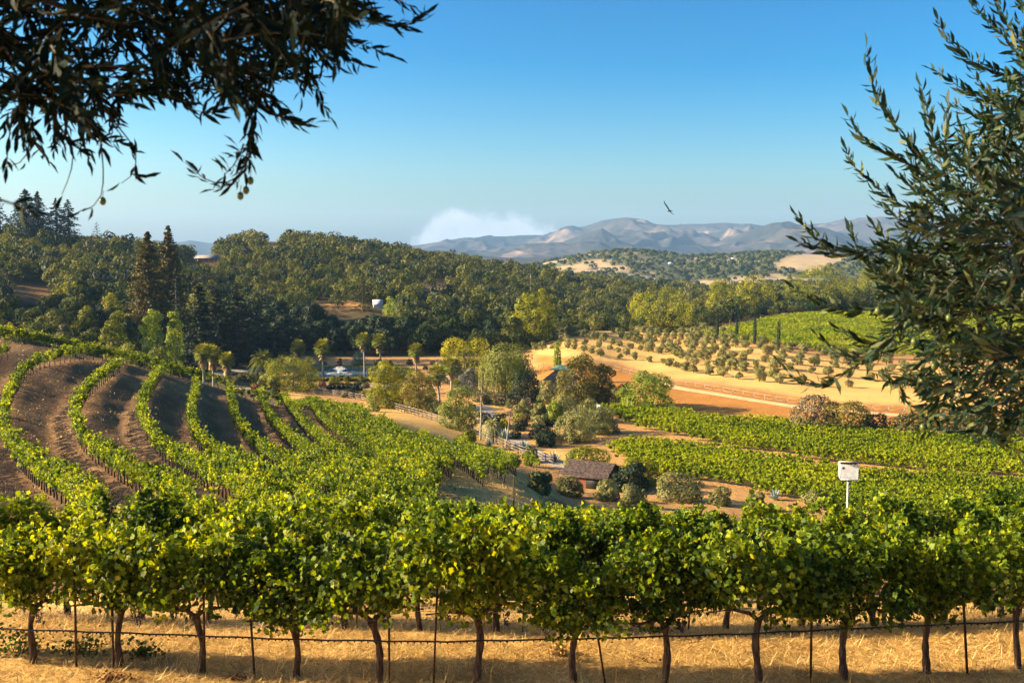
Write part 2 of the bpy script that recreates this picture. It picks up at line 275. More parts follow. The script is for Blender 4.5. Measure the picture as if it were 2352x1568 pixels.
for c_ in cpx:
    P_ = COLS[c_]; prof.append(pchip([math.log(p[0]) for p in P_], [(-p[2]/p[0] if p[1] == 'z' else tpy(p[2])) for p in P_], vg))
prof = np.array(prof); ucol = np.array([upx(c_) for c_ in cpx])
NU = 700; U0, U1 = -0.95, 1.1; ug = np.linspace(U0, U1, NU)
TT = np.stack([pchip(ucol, prof[:, j], ug) for j in range(NV)], axis=1)      # (NU, NV)
for _ in range(3):                                                           # soften kinks
    TT[:, 1:-1] = (TT[:, :-2] + 2*TT[:, 1:-1] + TT[:, 2:]) / 4
for _ in range(30):
    TT[1:-1] = (TT[:-2] + 2*TT[1:-1] + TT[2:]) / 4
# world-space value noise for undulation
_ng = np.random.default_rng(3).random((256, 256))
def vnoise(x, y):
    xi = np.floor(x).astype(int); yi = np.floor(y).astype(int); fx = x - xi; fy = y - yi
    fx = fx*fx*(3-2*fx); fy = fy*fy*(3-2*fy)
    g_ = lambda i, j: _ng[i % 256, j % 256]
    return (g_(xi, yi)*(1-fx)*(1-fy) + g_(xi+1, yi)*fx*(1-fy) + g_(xi, yi+1)*(1-fx)*fy + g_(xi+1, yi+1)*fx*fy)
def fbm(x, y, o=4):
    s = 0; a = 0.5
    for i in range(o): s = s + a*(vnoise(x*2**i + 17*i, y*2**i + 9*i) - 0.5); a *= 0.5
    return s
UU, VV = np.meshgrid(ug, vg, indexing='ij'); YY = np.exp(VV); XX = UU * YY
amp = np.interp(YY, [3, 20, 40, 120, 200, 300, 330, 600, 1200, 3000, 15000], [0.1, 0.12, 0.3, 0.4, 0.15, 0.15, 1.5, 4, 8, 30, 20])
sc_ = np.interp(YY, [3, 40, 200, 400, 1000, 3000], [2.5, 5, 12, 35, 90, 260])
TT -= fbm(XX / sc_ + 50, YY / sc_ + 50) * amp * 1.2 / YY
# pond area kept level
def lookup(u, y):
    a = np.clip((np.asarray(u) - U0) / (U1 - U0) * (NU - 1), 0, NU - 1.001); b = np.clip((np.log(np.maximum(y, 3.0)) - V0) / (V1 - V0) * (NV - 1), 0, NV - 1.001)
    i = a.astype(int); j = b.astype(int); fa = a - i; fb = b - j
    return TT[i, j]*(1-fa)*(1-fb) + TT[i+1, j]*fa*(1-fb) + TT[i, j+1]*(1-fa)*fb + TT[i+1, j+1]*fa*fb
def hz(x, y):
    x = np.asarray(x, float); y = np.asarray(y, float); return -lookup(x / y, y) * y
def Z(x, y): return float(hz(np.array(x), np.array(y)))
def G(px, py, h=0.0, y0=8.0, y1=4000.0):
    """where the sight line through a photo point meets the ground (+h)"""
    c = (py - CY) / F; t = tpy(py); u = upx(px, py)
    ys = np.exp(np.linspace(math.log(y0), math.log(y1), 4000)); zt = -lookup(np.full(4000, u), ys)*ys + h
    k = np.argmax(zt >= -t*ys)
    if not (zt[k] >= -t*ys[k]): k = 3999
    return np.array([u*ys[k], ys[k], zt[k] - h])
def at(px, Y, py=None):
    """point at forward distance Y under photo column px; z from photo row py, or the ground"""
    u = upx(px, py or 800.0); x = u*Y
    return np.array([x, Y, -tpy(py)*Y if py is not None else Z(x, Y)])
def proj(x, y, z):
    cp, sp = math.cos(PITCH), math.sin(PITCH); d = y*cp - z*sp
    return CX + F*x/d, CY - F*(y*sp + z*cp)/d
def inpoly(px, py, poly):
    px = np.asarray(px); py = np.asarray(py); c = np.zeros(np.shape(px), bool); n = len(poly)
    for i in range(n):
        x1, y1 = poly[i]; x2, y2 = poly[(i+1) % n]
        if y1 == y2: continue
        c ^= ((y1 > py) != (y2 > py)) & (px < (x2-x1)*(py-y1)/(y2-y1) + x1)
    return c

def smooth(P_, n=60, it=3):
    P_ = np.array(P_, float)
    for _ in range(it):
        Q = [P_[0]]
        for a, b in zip(P_[:-1], P_[1:]): Q += [0.75*a + 0.25*b, 0.25*a + 0.75*b]
        P_ = np.array(Q + [P_[-1]])
    return P_
ROWS = {
 'A': [(195, 801), (134, 811), (77, 825), (50, 848), (34, 875), (20, 902), (8, 932), (7, 969), (20, 999), (50, 1036), (94, 1070), (134, 1093), (175, 1114), (215, 1134)],
 'B': [(275, 831), (249, 845), (215, 868), (188, 899), (173, 929), (173, 962), (185, 989), (208, 1013), (242, 1036), (279, 1060), (323, 1083), (370, 1104), (420, 1120)],
 'C': [(370, 845), (353, 868), (336, 895), (323, 925), (329, 956), (346, 983), (366, 1009), (396, 1033), (433, 1053), (470, 1073), (521, 1093), (571, 1114)],
 'D': [(450, 872), (450, 899), (440, 925), (437, 959), (450, 989), (470, 1013), (504, 1036), (544, 1060), (591, 1080), (655, 1104)],
 'E': [(528, 886), (531, 922), (538, 949), (554, 976), (578, 1003), (605, 1026), (638, 1046), (689, 1067), (739, 1087)],
 'F': [(592, 898), (605, 929), (622, 956), (645, 979), (672, 1003), (706, 1026), (739, 1046), (790, 1067)],
 'G': [(640, 905), (655, 918), (675, 939), (699, 969), (729, 996), (766, 1023), (800, 1043), (840, 1062)],
 'H': [(690, 905), (722, 935), (745, 960), (778, 985), (823, 1013), (874, 1046)],
 'I': [(640, 895), (672, 905), (739, 932), (796, 966), (843, 1006), (890, 1039), (930, 1064)],
 'J': [(722, 912), (776, 939), (823, 966), (874, 999), (917, 1034), (960, 1065)],
 'K': [(790, 928), (843, 957), (890, 984), (941, 1023), (991, 1064)],
 'L': [(877, 962), (924, 994), (974, 1019), (1035, 1063)],
 'M': [(968, 997), (1008, 1021), (1058, 1044), (1109, 1078)],
 'N': [(1048, 1014), (1092, 1038), (1159, 1072)],
 'O': [(1126, 1036), (1186, 1064)], 'P': [(1203, 1046), (1236, 1060)],
 'Z': [(-120, 758), (0, 758), (67, 760), (134, 779), (188, 784), (235, 795), (286, 812), (336, 824), (386, 838), (437, 851), (487, 864), (538, 876), (588, 888), (638, 900)],
 'Y': [(-120, 744), (0, 748), (60, 752), (120, 768), (188, 772), (240, 784), (300, 803), (386, 826), (470, 850)],
}
rowW = {}
for k_, pts in ROWS.items():
    if k_ in 'ZY':   # the two rows that ride the brow of the hill: on the skyline of the ground itself
        W = []
        for a, b in pts:
            u_ = upx(a, b); ys_ = np.linspace(100, 165, 200); q_ = np.argmin(lookup(np.full(200, u_), ys_)); y_ = ys_[q_] + (-2.5 if k_ == 'Z' else 2.5); W.append(np.array([u_*y_, y_]))
    else: W = [G(a, b, h=1.35, y0=40, y1=185)[:2] for a, b in pts]
    if k_ in 'ABCDEFGHIJ':
        i = 'ABCDEFGHIJ'.index(k_); y_at = lambda x_, i=i: 18.6 + 3.15*i + 0.0012*x_*x_
        lx, ly = W[-1]; tx_ = -9 + 0.9*i*0.6; ty_ = y_at(0) + 2.2 + 0.12*i
        W = [w_ for w_ in W if w_[1] > ty_ + 2]
        lx, ly = W[-1]; tx_ = max(tx_, lx + 0.35*(ly - ty_))
        W += [((lx*0.55 + tx_*0.45), (ly*0.5 + ty_*0.5)), (tx_, ty_)] + [(x_, y_at(x_)) for x_ in range(int(tx_) + 6, 34, 6)]
    rowW[k_] = smooth(W)
_t = np.gradient(rowW['A'], axis=0); _t /= np.linalg.norm(_t, axis=1)[:, None]; _q = rowW['A'] + np.stack([_t[:, 1], -_t[:, 0]], 1)*5.8
rowW['A0'] = _q[(_q[:, 1] > 47) & (_q[:, 1] < 118)]  # extra row added, mostly out of view, to cast shadow on the left bank
# terrace relief: below each row a steep bank drops to a level bench that carries the next row
reg = (YY > 42) & (YY < 150) & (XX/YY > -0.62) & (XX/YY < 0.02)
qx, qy = XX[reg], YY[reg]
def sdist(P_):
    best = np.full(len(qx), 1e9); sg = np.zeros(len(qx))
    for a, b in zip(P_[:-1], P_[1:]):
        d_ = b - a; l2 = (d_**2).sum() + 1e-9; t = np.clip(((qx-a[0])*d_[0] + (qy-a[1])*d_[1])/l2, 0, 1); ex = qx - a[0] - t*d_[0]; ey = qy - a[1] - t*d_[1]; dd = ex*ex + ey*ey
        m = dd < best; best[m] = dd[m]; sg[m] = np.sign(d_[0]*(qy[m]-a[1]) - d_[1]*(qx[m]-a[0]))
    return np.sqrt(best)*sg
SD = [sdist(rowW[c][::3]) for c in 'ABCDEFGHIJ']; dh = np.zeros(len(qx)); FR = np.full(len(qx), -1.0); WD = np.zeros(len(qx)); wn_ = fbm(qx/3.0, qy/3.0)*0.26 + fbm(qx/0.9, qy/0.9)*0.08
for i in range(9):
    a, b = SD[i], SD[i+1]; m = (a > 0) & (b < 0); wd = a - b; f = a/np.maximum(wd, 0.1); FR[m] = f[m]; WD[m] = wd[m]; f = np.clip(f + wn_, 0, 1)*(f > 0.02); k = np.clip((wd - 2.2)/2.5, 0, 1)*np.clip((13-wd)/3, 0, 1)
    h = np.where(f < 0.12, 0, np.where(f < 0.62, -(f-0.12)/0.5, -(1 - (f-0.62)/0.38))); dh += np.where(m, h*k*0.75, 0)
m = (SD[0] < 0); f = np.clip(-SD[0]/7, 0, 1); dh += np.where(m, -np.where(f < 0.4, f/0.4, (1-f)/0.6)*0.7*(f < 1), 0)
fade = np.clip((qy-42)/12, 0, 1)*np.clip((150-qy)/12, 0, 1)
dh += fbm(qx/1.3 + 7, qy/1.3)*0.22 + fbm(qx/0.5, qy/0.5, 2)*0.08
TT[reg] -= dh*fade/qy
for _ in range(2): TT[1:-1] = (TT[:-2] + 2*TT[1:-1] + TT[2:]) / 4

# terrain colour zones: ground cover per vertex, with one clearing's shade painted in
ZZ = -TT*YY
PXg, PYg = proj(XX, YY, ZZ)
straw = np.array([0.66, 0.40, 0.125]); soil = np.array([0.21, 0.118, 0.055]); brown = np.array([0.44, 0.20, 0.045])
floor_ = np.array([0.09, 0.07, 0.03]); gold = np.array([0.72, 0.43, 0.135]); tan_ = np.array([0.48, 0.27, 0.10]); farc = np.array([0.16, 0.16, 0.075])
C_ = np.tile(straw, (NU, NV, 1))
def setz(mask, c): C_[mask] = c
setz((YY > 26) & (YY < 150) & (PXg < 1000), soil)
setz((YY > 26) & (YY < 110) & (PXg >= 1000), soil*1.15)
setz((YY > 110) & (YY < 330) & (PXg > 700), tan_)
setz((YY >= 150) & (YY < 235) & (PXg > 640) & (PXg < 1150) & (PYg > 925), straw*0.95)
pasture = [(1235, 815), (1420, 838), (1500, 868), (1700, 893), (1900, 922), (2352, 950), (2700, 960), (2700, 1010), (1840, 985), (1640, 960), (1500, 945), (1235, 880)]
setz(inpoly(PXg, PYg, pasture) & (YY > 180) & (YY < 330), brown)
orchard = [(1225, 800), (1300, 755), (1450, 750), (1760, 800), (2000, 840), (2352, 850), (2800, 860), (2800, 960), (2352, 948), (1900, 918), (1700, 888), (1500, 862), (1420, 832), (1235, 812)]
setz(inpoly(PXg, PYg, orchard) & (YY > 200) & (YY < 400), gold)
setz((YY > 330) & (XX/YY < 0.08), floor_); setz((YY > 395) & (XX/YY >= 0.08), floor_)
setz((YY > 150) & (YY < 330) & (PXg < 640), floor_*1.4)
setz((YY > 330) & (YY < 460) & (PXg > 1600), np.array([0.30, 0.22, 0.09]))
bare = [[(935, 640), (1080, 635), (1085, 655), (1000, 668), (945, 662)], [(690, 690), (830, 690), (830, 712), (700, 725)], [(20, 645), (130, 655), (130, 684), (20, 688)], [(610, 545), (650, 540), (655, 560), (600, 560)]]
for b_ in bare: setz(inpoly(PXg, PYg, b_) & (YY > 300) & (YY < 900), tan_*(0.5 if b_[0][0] < 300 else 0.8))  # leftmost clearing darkened: its shade is put into the ground colour
setz(inpoly(PXg, PYg, [(650, 895), (760, 920), (870, 950), (965, 990), (1045, 1008), (1120, 1028), (1200, 1040), (1240, 1060), (1300, 1080), (1320, 1040), (1000, 950), (720, 885)]) & (YY > 100) & (YY < 200), straw)
setz(inpoly(PXg, PYg, [(940, 1075), (1240, 1070), (1320, 1110), (1180, 1190), (1000, 1150)]) & (YY > 50) & (YY < 120), straw*0.9)
cr2 = C_[reg]; nn_ = fbm(qx/2.2 + 3, qy/2.2, 4); cr2 *= (1 + 1.1*nn_)[:, None]
wt = (FR > 0) & (WD > 3); trk = wt & ((np.abs(FR - 0.70) < 0.045) | (np.abs(FR - 0.88) < 0.04)); cr2[trk] = cr2[trk]*0.7 + np.array([0.34, 0.21, 0.11])*0.3
weedy = (nn_ > 0.11) & ~trk; cr2[weedy] = cr2[weedy]*0.7 + np.array([0.45, 0.28, 0.11])*0.3; C_[reg] = cr2
fm = YY > 1050; gn = fbm(XX/160, YY/220) + 0.5*fbm(XX/50+9, YY/60)
C_[fm] = farc; C_[fm & (gn > 0.06)] = np.array([0.46, 0.34, 0.19]); C_[(YY > 1200) & (inpoly(PXg, PYg, [(1765, 615), (1800, 590), (1900, 575), (1960, 590), (1870, 625)]))] = np.array([0.5, 0.37, 0.2])
for _ in range(2): C_[1:-1, 1:-1] = (C_[:-2, 1:-1] + C_[2:, 1:-1] + C_[1:-1, :-2] + C_[1:-1, 2:] + 2*C_[1:-1, 1:-1]) / 6
mt, t_, o_ = newmat('dry_ground'); l_ = t_.links.new
ca = N(t_, 'ShaderNodeAttribute', attribute_name='cover'); gp = N(t_, 'ShaderNodeNewGeometry')
n1 = N(t_, 'ShaderNodeTexNoise', Scale=2.2, Detail=8.0, Roughness=0.65); l_(gp.outputs['Position'], n1.inputs['Vector'])
n2 = N(t_, 'ShaderNodeTexNoise', Scale=0.09, Detail=5.0); l_(gp.outputs['Position'], n2.inputs['Vector'])
n3 = N(t_, 'ShaderNodeTexNoise', Scale=14.0, Detail=4.0); l_(gp.outputs['Position'], n3.inputs['Vector'])
f1 = M(t_, 'ADD', M(t_, 'MULTIPLY', n1.outputs[0], 0.9), M(t_, 'ADD', M(t_, 'MULTIPLY', n2.outputs[0], 0.7), M(t_, 'MULTIPLY', n3.outputs[0], 0.5)))
mr = N(t_, 'ShaderNodeMapRange'); l_(f1, mr.inputs[0]); mr.inputs[1].default_value = 0.7; mr.inputs[2].default_value = 1.4; mr.inputs[3].default_value = 0.55; mr.inputs[4].default_value = 1.3
mm = N(t_, 'ShaderNodeVectorMath', operation='SCALE'); l_(ca.outputs['Color'], mm.inputs[0]); l_(mr.outputs[0], mm.inputs['Scale'])
pb = N(t_, 'ShaderNodeBsdfPrincipled', Roughness=0.95); pb.inputs['Specular IOR Level'].default_value = 0.1
l_(mm.outputs[0], pb.inputs['Base Color'])
bp = N(t_, 'ShaderNodeBump', Strength=0.8, Distance=0.25); l_(n1.outputs[0], bp.inputs['Height']); l_(bp.outputs[0], pb.inputs['Normal']); l_(pb.outputs[0], o_.inputs[0])
idx = np.arange(NU*NV).reshape(NU, NV)
fq = np.stack([idx[:-1, :-1], idx[1:, :-1], idx[1:, 1:], idx[:-1, 1:]], -1).reshape(-1, 4)
g = Geo(); g.add(np.stack([XX, YY, ZZ], -1).reshape(-1, 3), fq)
# the knoll the photographer stands on, behind and beside the table's edge
kx, ky = np.meshgrid(np.linspace(-60, 60, 41), np.linspace(-60, 2.99, 22), indexing='ij')
kz = -1.75 - 0.02*np.hypot(kx, ky-3)*0 + 0.15*fbm(kx/6, ky/6)
ki = np.arange(kx.size).reshape(kx.shape)
g.add(np.stack([kx, ky, np.where(np.abs(kx) > 3, kz-0.4, kz)], -1).reshape(-1, 3), np.stack([ki[:-1, :-1], ki[1:, :-1], ki[1:, 1:], ki[:-1, 1:]], -1).reshape(-1, 4))
me = g.mesh('ground', mt, smooth=True)
ca_ = me.attributes.new('cover', 'FLOAT_COLOR', 'POINT')
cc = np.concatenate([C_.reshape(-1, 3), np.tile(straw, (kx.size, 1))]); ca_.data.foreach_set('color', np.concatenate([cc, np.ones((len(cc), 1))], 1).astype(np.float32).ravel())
ground = inst(me, 'ground'); ground['kind'] = 'structure'

def drape(name, pts, halfw, mat, lift=0.06, step=1.5, y0=8, kind='structure'):
    """a strip laid on the ground along photo points"""
    W = np.array([p if len(p) == 3 else G(*p, y0=y0) for p in pts]); d = np.concatenate([[0], np.cumsum(np.linalg.norm(np.diff(W[:, :2], axis=0), axis=1))])
    s = np.arange(0, d[-1], step); x = np.interp(s, d, W[:, 0]); y = np.interp(s, d, W[:, 1])
    k_ = np.ones(5)/5; x = np.convolve(np.pad(x, 2, 'edge'), k_, 'valid'); y = np.convolve(np.pad(y, 2, 'edge'), k_, 'valid')
    tx = np.gradient(x); ty = np.gradient(y); ln = np.hypot(tx, ty); nx, ny = -ty/ln, tx/ln
    hw = np.broadcast_to(halfw, (len(x),)) if np.isscalar(halfw) else np.interp(s, np.linspace(0, d[-1], len(halfw)), halfw)
    offs = np.linspace(-1, 1, 7); X = x[:, None] + offs*hw[:, None]*nx[:, None]; Y = y[:, None] + offs*hw[:, None]*ny[:, None]
    Zt = hz(X, Y) + lift; i_ = np.arange(X.size).reshape(X.shape); g = Geo()
    g.add(np.stack([X, Y, Zt], -1).reshape(-1, 3), np.stack([i_[:-1, :-1], i_[1:, :-1], i_[1:, 1:], i_[:-1, 1:]], -1).reshape(-1, 4))
    o = inst(g.mesh(name, mat, True), name)
    if kind: o['kind'] = kind
    return o
#SECTION2
# ------------------------------------------------------------------ mountains
def mountains(name, prof_pts, Yr, depth, mat, seed, base_py=612, rough=1.0):
    px_ = np.array([p[0] for p in prof_pts], float); py_ = np.array([p[1] for p in prof_pts], float)
    nx_, ny_ = 760, 240
    u = np.linspace(upx(px_[0]), upx(px_[-1]), nx_); s = np.linspace(-1, 1, ny_)
    pu = CX + u*F; top = -np.array([tpy(q) for q in np.interp(pu, px_, py_)])*Yr; base = -tpy(base_py)*Yr - 40
    U_, S_ = np.meshgrid(u, s, indexing='ij'); Y_ = Yr + S_*depth; X_ = U_*Yr + 0*Y_
    q = 1 - np.abs(S_); env = np.clip(q, 0, 1)**0.85
    warp = fbm(X_/900 + seed, Y_/900, 3)*1.2
    rid = 1 - 2*np.abs(fbm(X_/1100 + warp + seed*3, Y_/2600 + 5 + warp, 2)*2.2); rid2 = 1 - 2*np.abs(fbm(X_/420 + seed*7 + warp, Y_/1100, 3)*2)
    rid3 = 1 - 2*np.abs(fbm(X_/190 + seed*5 + warp*2, Y_/520, 3)*2)
    H = base + (top[:, None] - base)*env
    H += (rid*0.30 + rid2*0.20 + rid3*0.10 - 0.34)*(top[:, None] - base)*rough*np.clip((1-env)*6, 0, 1)*np.clip(env*4, 0, 1)
    H += fbm(X_/260, Y_/420, 4)*70*rough*np.clip(1.3-env, 0.25, 1)
    g = Geo(); i_ = np.arange(X_.size).reshape(X_.shape)
    g.add(np.stack([X_, Y_, H], -1).reshape(-1, 3), np.stack([i_[:-1, :-1], i_[1:, :-1], i_[1:, 1:], i_[:-1, 1:]], -1).reshape(-1, 4))
    o = inst(g.mesh(name, mat, True), name); o['kind'] = 'structure'; return o
mm_, t_, o_ = newmat('mountain_scrub'); l_ = t_.links.new
gp = N(t_, 'ShaderNodeNewGeometry'); na = N(t_, 'ShaderNodeTexNoise', Scale=0.0016, Detail=7.0, Roughness=0.6); l_(gp.outputs['Position'], na.inputs['Vector'])
nb = N(t_, 'ShaderNodeTexNoise', Scale=0.012, Detail=5.0); l_(gp.outputs['Position'], nb.inputs['Vector'])
ff = M(t_, 'ADD', na.outputs[0], M(t_, 'MULTIPLY', M(t_, 'SUBTRACT', nb.outputs[0], 0.5), 0.25))
rp = N(t_, 'ShaderNodeValToRGB'); l_(ff, rp.inputs[0]); e = rp.color_ramp.elements
e[0].color = (0.025, 0.033, 0.03, 1); e[0].position = 0.40; e[1].color = (0.32, 0.235, 0.175, 1); e[1].position = 0.72
x = e.new(0.57); x.color = (0.065, 0.058, 0.052, 1)
pb = N(t_, 'ShaderNodeBsdfPrincipled', Roughness=1.0); pb.inputs['Specular IOR Level'].default_value = 0.0
l_(rp.outputs[0], pb.inputs['Base Color']); l_(pb.outputs[0], o_.inputs[0])
back = [(300, 575), (440, 552), (560, 566), (900, 572), (960, 563), (1026, 553), (1112, 544), (1155, 542), (1194, 540), (1254, 542), (1293, 527), (1340, 520), (1383, 505), (1435, 499), (1465, 501), (1495, 514), (1529, 516), (1606, 513), (1667, 511), (1714, 516), (1748, 520), (1813, 518), (1864, 514), (1930, 510), (2037, 498), (2150, 506), (2352, 500), (2700, 530)]
mountains('mountains', back, 9500, 3600, mm_, 2.0)
mountains('foothills', [(880, 600), (1000, 580), (1120, 575), (1200, 560), (1290, 556), (1345, 535), (1380, 522), (1420, 545), (1500, 560), (1620, 560), (1680, 545), (1740, 522), (1778, 514), (1820, 526), (1880, 545), (2000, 566), (2150, 560), (2352, 570), (2700, 580)], 7200, 2300, mm_, 5.0, rough=1.0)
mountains('near_ridges', [(1000, 600), (1100, 588), (1180, 592), (1260, 590), (1400, 596), (1560, 585), (1700, 584), (1850, 582), (2000, 590), (2200, 580), (2400, 575), (2700, 590)], 4300, 1200, mm_, 9.0, base_py=625, rough=0.8)

# ------------------------------------------------------------------ plants: generators
def crown_geo(n, lobes, size, seed, inner=0.25, flat=0.0, size_var=0.5, up=0.15, hang=False):
    """leaf clumps spread through several lobes; lobes = (x,y,z,rx,ry,rz)"""
    r = np.random.default_rng(seed); lob = np.array(lobes, float); vol = (lob[:, 3]*lob[:, 4] + lob[:, 3]*lob[:, 5] + lob[:, 4]*lob[:, 5]); k = r.choice(len(lob), n, p=vol/vol.sum())
    d = unit(n, r); rad = 1 - inner*r.random(n)**1.5 + 0.06*r.normal(size=n); P_ = lob[k, :3] + d*lob[k, 3:]*rad[:, None]
    # drop points buried inside other lobes
    ins = np.zeros(n, bool)
    for i in range(len(lob)):
        q = ((P_ - lob[i, :3]) / lob[i, 3:]); ins |= ((q**2).sum(1) < 0.55) & (k != i)
    P_, d, k = P_[~ins], d[~ins], k[~ins]
    nn = d + 0.5*unit(len(d), r) + np.array([0, 0, up]); nn /= np.linalg.norm(nn, axis=1)[:, None]
    lobr = r.random(len(lob))*0.5
    rnd = np.clip(0.25 + 0.45*r.random(len(P_)) + lobr[k] - 0.2, 0, 1)
    g = Geo(); ax = None
    if hang: ax = np.tile(np.array([0.0, 0, -1]), (len(P_), 1)) + 0.25*unit(len(P_), r)
    leaves(g, P_, nn, size*(1 - size_var/2 + size_var*r.random(len(P_))), rnd=rnd, axis=ax, r=r); return g
def round_lobes(rx, h, z0, n, seed, lr=0.42, low=0):
    """n lobes filling a dome of half width rx and height h from z0; heights in metres"""
    r = np.random.default_rng(seed); out = [(0, 0, z0 + h*0.5, rx*0.72, rx*0.72, h*0.42)]
    for i in range(n):
        a = r.random()*2*np.pi; el = math.asin(r.uniform(-0.75, 1.0)); rr = rx*(1-lr)*r.uniform(0.95, 1.2)/max(0.75, math.cos(el))**0.5
        q = lr*rx*r.uniform(0.75, 1.2)
        out.append((rr*math.cos(a)*math.cos(el), rr*math.sin(a)*math.cos(el), z0 + h*0.46 + (h*0.54 - q*0.55)*math.sin(el), q, q, q*0.8))
    for i in range(low):
        a = i*6.283/low + r.random()*0.6; q = min(rx*0.42, h*0.3)*r.uniform(0.85, 1.1); out.append((rx*0.60*math.cos(a), rx*0.60*math.sin(a), z0 + q*0.8, q, q, q*0.95))
    return out
def trunk_geo(h, r0, seed, limbs=4, spread=1.6, lean=0.1, zl=0.45):
    r = np.random.default_rng(seed); g = Geo(); m = 6; s = np.linspace(0, 1, m); a = r.random()*6.28
    bx_ = lean*h*s**2*math.cos(a) + 0.03*h*r.normal(size=m)*s; by = lean*h*s**2*math.sin(a) + 0.03*h*r.normal(size=m)*s
    P_ = np.stack([bx_, by, s*h - 0.3*(s == 0)], 1); tube(g, P_, r0*(1.25 - 0.85*s), 7, 0.5)
    for i in range(limbs):
        t0 = r.uniform(zl, 0.85); b = P_[0]*(1-t0) + P_[-1]*t0; b = np.array([np.interp(t0, s, bx_), np.interp(t0, s, by), t0*h]); a = i*2*np.pi/max(limbs, 1) + r.random()
        e_ = b + np.array([math.cos(a)*spread, math.sin(a)*spread, h*0.35*r.uniform(0.6, 1.1)]); mid = (b + e_)/2 + np.array([0, 0, -0.08*h])
        tube(g, [b, mid, e_], [r0*0.5, r0*0.35, r0*0.15], 5, 0.5)
    return g
def broad_proto(rx, H, seed, mat, nleaf=1500, size=0.5, nl=9, bole=0.25, barkm=None, lr=0.42, inner=0.25, up=0.15, hang=False, low=0):
    cg = crown_geo(nleaf, round_lobes(rx, H*(1-bole), H*bole, nl, seed, lr, low), size, seed+100, inner, up=up, hang=hang)
    tg = trunk_geo(H*0.62, max(0.12, H*0.024), seed+5, 5, rx*0.5)
    return cg, tg, mat, barkm or m_treebark
class Kind:
    """shared crown and trunk meshes of one kind of tree"""
    def __init__(s, name, cg, tg, mat, bark): s.name = name; s.cg = cg; s.tg = tg; s.mat = mat; s.bark = bark; s.cm = s.tm = None
    def place(s, loc, rz=0.0, sc_=1.0, label=None, cat='tree', group=None, crown='crown'):
        if s.cm is None: s.cm = s.cg.mesh(s.name + '_crown', s.mat); s.tm = s.tg.mesh(s.name + '_trunk', s.bark, True)
        e_ = empty(s.name, loc, rz, sc_); inst(s.cm, crown, e_); inst(s.tm, 'trunk', e_); return tag(e_, label, cat, group)
def conifer_geo(H, rb, seed, n=2600, size=0.45, dens=1.0, top=0.5, droop=0.15, base=0.06, gaps=0.3):
    """whorled boughs up a straight stem, each bough a flat spray of needles"""
    r = np.random.default_rng(seed); g = Geo(); nb_ = int(H*3.2*dens); per = max(6, n//nb_)
    for i in range(nb_):
        s_ = base + (1-base)*(i + r.random())/nb_; L_ = rb*min(1.0, (1 - s_)*1.7)**0.8*r.uniform(0.75, 1.15) + 0.3
        if r.random() < gaps*0.4: L_ *= 0.5
        a = r.random()*6.283; dr = np.array([math.cos(a), math.sin(a), 0.25 - droop - 0.3*(1-s_)*r.random()])
        m = max(4, int(per*(0.35 + 0.9*L_/rb))); q = r.random(m)**0.6
        P_ = np.array([0, 0, s_*H]) + dr*L_*q[:, None] + r.normal(size=(m, 3))*np.array([0.22, 0.22, 0.10])*L_*0.45 + np.array([0, 0, -0.12*L_])*(q**2)[:, None]
        nn = unit(m, r)*0.8 + np.array([0, 0, 0.7]) + dr*0.3; nn /= np.linalg.norm(nn, axis=1)[:, None]
        leaves(g, P_, nn, size*r.uniform(0.6, 1.2, m), rnd=np.clip(0.2 + 0.5*r.random(m) + 0.3*r.random(), 0, 1), axis=np.tile(dr, (m, 1)) + 0.5*unit(m, r), r=r)
    return g
def stem_geo(H, r0):
    g = Geo(); tube(g, [(0, 0, -0.4), (0.03, 0, H*0.3), (0, 0.03, H*0.65), (0, 0, H*0.99)], [r0*1.3, r0, r0*0.6, r0*0.1], 8); return g

# forest stock
oakK = []
for i in range(6):
    mt_ = [m_oak, m_oak, m_dark, m_oak, m_oak, m_oak][i]
    oakK.append(Kind('oak_tree', *broad_proto(5.2, [9, 10, 9.5, 8.5, 11, 9][i], 11+i, mt_, 3000, 0.62, [10, 13, 9, 12, 14, 8][i], 0.16, lr=[.36, .32, .4, .34, .3, .42][i])))
yelK = Kind('poplar_tree', *broad_proto(4.6, 15, 31, m_yel, 3200, 0.6, 20, 0.12, lr=0.33))
darkK = Kind('bay_tree', *broad_proto(5, 12, 32, m_dark, 3000, 0.6, 14, 0.1, lr=0.36))
def lowtree(seed, n, mi, rx=5.0, H=9.0, size=0.95):
    g = crown_geo(n, round_lobes(rx, H*0.86, H*0.14, 8, seed), size, seed, 0.2, up=0.2); g.cat(); g.Mi = [np.full(len(g.S[0]), mi)]
    tube(g, [(0, 0, -0.5), (0, 0, H*0.55)], [0.3, 0.15], 5, 0.3, False, 3); return g
m_fbark = m_treebark
low = [lowtree(201+i, 620, mi, size=0.95) for i, mi in enumerate([0, 0, 0, 1, 0, 2, 0, 1])]
lowfar = [lowtree(221+i, 340, mi, size=1.25) for i, mi in enumerate([0, 0, 1, 0, 2, 0])]
m_oak2 = leafmat('oak_leaf_light', [(0.035, 0.045, 0.014), (0.075, 0.082, 0.024), (0.13, 0.125, 0.04)], 0.2, (1.3, 1.3, 0.6), 0.6, 0.2, 0.3)
def rotm(rz, s, loc):
    m = np.eye(4); c, q = math.cos(rz), math.sin(rz); m[:3, :3] = np.array([[c, -q, 0], [q, c, 0], [0, 0, 1]])*np.array(s); m[:3, 3] = loc; return m

